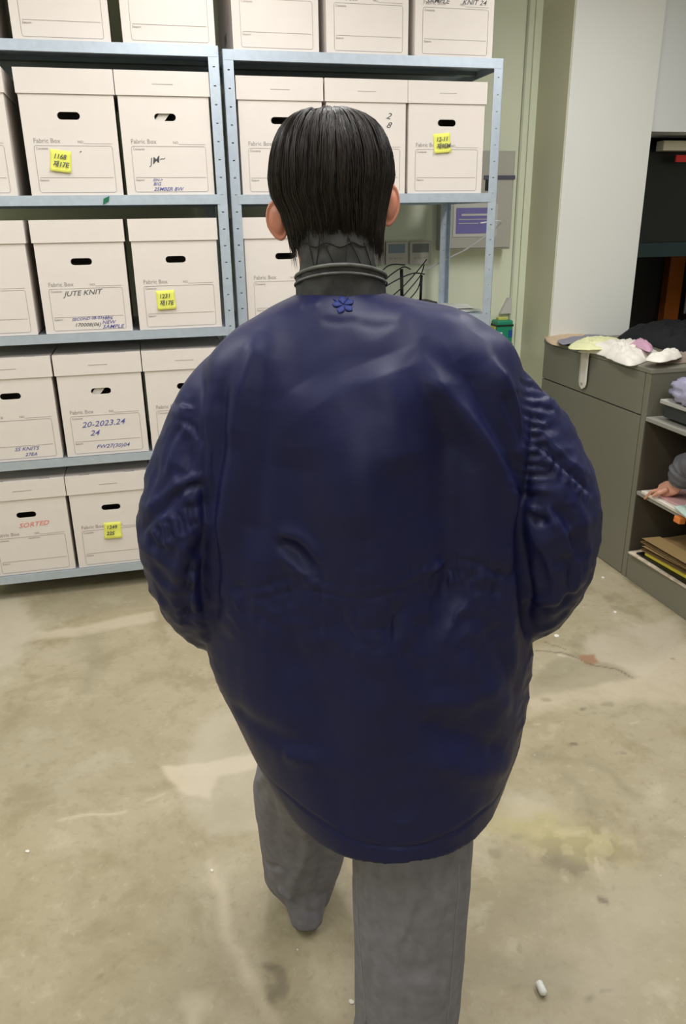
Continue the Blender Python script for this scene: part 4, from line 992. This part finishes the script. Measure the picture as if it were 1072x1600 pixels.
for pts in ([(558,1360),(560,1440),(566,1520),(572,1598)], [(717,1350),(712,1440),(706,1520),(698,1598)]):
    P = [hit(tbv2, *p) for p in pts]; P = [p for p in P if p is not None]
    if len(P) > 2:
        Q = []
        for p in smooth_path(P, 8): h_ = tbv2.find_nearest(p); Q.append(h_[0])
        MB().tube(Q, .0018, 6).build('seam', M_seam, trs, smooth=True)
# shoes
M_shoe = mat('dark leather shoe', (30, 28, 28), .4)
for (x, y, a) in ((-.085, 1.60, .03), (.118, 1.13, -.05)):
    sh = MB(); sh.tube([(0,-.10,.045),(0,-.06,.055),(0,0,.052),(0,.08,.040),(0,.14,.032),(0,.165,.024)], [.030,.040,.044,.046,.040,.020], 20, .85, ref=(0,0,1))
    so = sh.build('shoe', M_shoe, person, (x, y, .0), (0,0,a), smooth=True)
    MB().tube([(0,-.115,.009),(0,-.05,.009),(0,.05,.009),(0,.15,.009),(0,.175,.009)], [.02,.044,.048,.044,.02], 16, .18, ref=(0,0,1)).build('sole', M_black, so)

# hair
HR = [(170,500,520,1.250,.008,.008),(172,478,545,1.252,.036,.04),(177,462,562,1.254,.055,.058),(186,450,578,1.256,.070,.072),(200,439,592,1.258,.084,.084),(218,431,602,1.26,.096,.092),(245,425,611,1.262,.106,.098),(275,422.5,613.5,1.262,.110,.10),
      (305,426,608,1.262,.108,.098),(333,441,602,1.258,.101,.09),(365,450,598,1.25,.088,.07),(400,459,596,1.243,.074,.05)]
HZ, HXc, HW, HYc, HB, HF = [], [], [], [], [], []
for (py, xl, xr, yc, bk, fr) in HR:
    a, b_ = at(xl, py, yc), at(xr, py, yc); HZ.append((a.z+b_.z)/2); HXc.append((a.x+b_.x)/2); HW.append((b_.x-a.x)/2); HYc.append(yc); HB.append(bk); HF.append(fr)
S_ = np.linspace(0, 1, len(HR)); 
# arc-length style parameter down the head
dl = [0]
for i in range(1, len(HR)): dl.append(dl[-1]+math.hypot(HZ[i]-HZ[i-1], HB[i]-HB[i-1]))
S_ = np.array(dl)/dl[-1]
def env(t, s, off=0):
    s = np.asarray(s); z = np.interp(s, S_, HZ); xc = np.interp(s, S_, HXc); w_ = np.interp(s, S_, HW)+off; yc = np.interp(s, S_, HYc)
    b_ = np.interp(s, S_, HB)+off; f = np.interp(s, S_, HF)+off; sn, cs = np.sin(t), np.cos(t)
    return np.stack([xc+w_*cs, yc+np.where(sn > 0, f, b_)*sn, z+np.where(s < .15, off*(1-s/.15), 0)], -1)
def end_s(t):      # how far down the hair reaches, by direction (t=-pi/2 is the back)
    sn = math.sin(t)
    def s_of(row): return float(np.interp(row, [r[0] for r in HR], S_))
    if sn > .45: return s_of(262)
    if sn > -.02: return s_of(262)+(s_of(318)-s_of(262))*(.45-sn)/.47
    if sn > -.25: return s_of(318)+(s_of(398)-s_of(318))*min(1, (-.02-sn)/.16)
    k = (-sn-.25)/.75; return s_of(398)+(s_of(362)-s_of(398))*min(1, k*1.3)
hv = []; hf = []
K = 64; R_ = 26; cap = MB(); rings = []
for j in range(R_):
    ring = []
    for k in range(K):
        t = 2*PI*k/K; s = .005+(end_s(t)-.035)*j/(R_-1); ring.append(tuple(env(t, max(s, .002), -.0035)))
    rings.append(ring)
cap.loft(rings, cap=False)
cap.add([rings[0][k] for k in range(K)], [tuple(range(K))])
V = [np.array(cap.v)]; F4 = [list(f) for f in cap.f]; nv = len(cap.v)
VS = []; FS = []
NP = 13
rr = np.random.default_rng(5)
clump_t = rr.uniform(0, 2*PI, 150)
for i in range(9500):
    t0 = rr.uniform(0, 2*PI)
    if math.sin(t0) > .3 and rr.random() < .6: t0 = -t0
    ck = clump_t[np.argmin(np.abs((clump_t-t0+PI) % (2*PI)-PI))]; es = end_s(t0)
    s0 = rr.uniform(.0, 1)**1.1*es*.8; s1 = min(es*(1+rr.normal(0, .03)), s0+rr.uniform(.35, .8)); 
    if s1-s0 < .12: s0 = max(0, s1-.3)
    k = np.linspace(0, 1, NP); s = s0+(s1-s0)*k
    dct = ((ck-t0+PI) % (2*PI))-PI
    swirl = .35*np.exp(-s/.09)
    t = t0+dct*.88*k**1.3+rr.normal(0, .05)*k+swirl+.006*np.sin(k*9+rr.uniform(0, 6))
    off = rr.uniform(-.003, .0028)+.0006*np.sin(k*5+rr.uniform(0, 6)); off = off+np.where(k < .15, -.003*(1-k/.15), 0)+.003*math.sin(ck*37)-.0015
    over = np.clip(s-es*.98, 0, None)
    P = env(t, np.clip(s, 0.001, 1), off)
    # clumps show a notch at the parting on the crown
    notch = np.exp(-((P[:,0]-(-.028))/.006)**2)*np.exp(-((P[:,1]-1.24)/.03)**2); P[:,2] -= notch*.006*(P[:,2] > 1.74)
    tw = np.gradient(P, axis=0); tw /= np.linalg.norm(tw, axis=1)[:, None]+1e-9
    nm = P-np.array([HX, HY, 1.66]); nm /= np.linalg.norm(nm, axis=1)[:, None]; sd_ = np.cross(tw, nm); sd_ /= np.linalg.norm(sd_, axis=1)[:, None]+1e-9
    wdt = (rr.uniform(.0004, .0009)*np.clip((1-k)*4, .12, 1)*np.clip(k*8+.3, 0, 1))[:, None]
    a = P+sd_*wdt; b_ = P-sd_*wdt; c_ = P+nm*wdt*.8
    VS.append(np.stack([a, b_, c_], 1).reshape(-1, 3))
# flyaway wisps and nape tips
for i in range(240):
    side_ = rr.choice([-1, 1]); 
    t0 = (-PI/2+side_*rr.uniform(.75, 1.42)) if i < 170 else -PI/2+rr.uniform(-.9, .9)
    es = end_s(t0); k = np.linspace(0, 1, NP); s = np.minimum(es*.8+k*es*.22, 1)
    P = env(np.full(NP, t0), s, rr.uniform(-.003, .001)); dn = rr.uniform(.006, .022) if i < 170 else rr.uniform(.0, .012)
    P[:, 2] -= dn*k**2; P[:, 0] += side_*rr.normal(.001, .003)*k**2
    tw = np.gradient(P, axis=0); tw /= np.linalg.norm(tw, axis=1)[:, None]+1e-9
    nm = P-np.array([HX, HY, 1.62]); nm /= np.linalg.norm(nm, axis=1)[:, None]; sd_ = np.cross(tw, nm); sd_ /= np.linalg.norm(sd_, axis=1)[:, None]+1e-9
    wdt = (rr.uniform(.0004, .0008)*np.clip((1-k)*2.5, .1, 1))[:, None]
    VS.append(np.stack([P+sd_*wdt, P-sd_*wdt, P+nm*wdt*.8], 1).reshape(-1, 3))
SV = np.concatenate(VS); ns = len(VS)
base = (np.arange(ns)*NP*3)[:, None]+np.arange(NP-1)[None, :]*3; base = base.ravel()+nv
q = []
for a_, b2 in ((0,1),(1,2),(2,0)): q.append(np.stack([base+a_, base+b2, base+b2+3, base+a_+3], 1))
Fq = np.concatenate(q)
me = bpy.data.meshes.new('hair'); me.from_pydata(np.concatenate([V[0], SV]).tolist(), [], F4+Fq.tolist()); me.update()
M_hair = bpy.data.materials.new('black brown hair'); M_hair.use_nodes = True; nt = M_hair.node_tree; b = nt.nodes['Principled BSDF']
g_ = nt.nodes.new('ShaderNodeNewGeometry'); rp = nt.nodes.new('ShaderNodeValToRGB'); nt.links.new(g_.outputs['Random Per Island'], rp.inputs[0])
rp.color_ramp.elements[0].color = lin((12, 10, 10)); rp.color_ramp.elements[1].color = lin((48, 37, 31)); nt.links.new(rp.outputs[0], b.inputs['Base Color'])
b.inputs['Roughness'].default_value = .38; b.inputs['Specular IOR Level'].default_value = .4
hair = link('hair', me, M_hair, person, smooth=True); hair['label'] = 'short straight black hair with pointed tips at the nape'
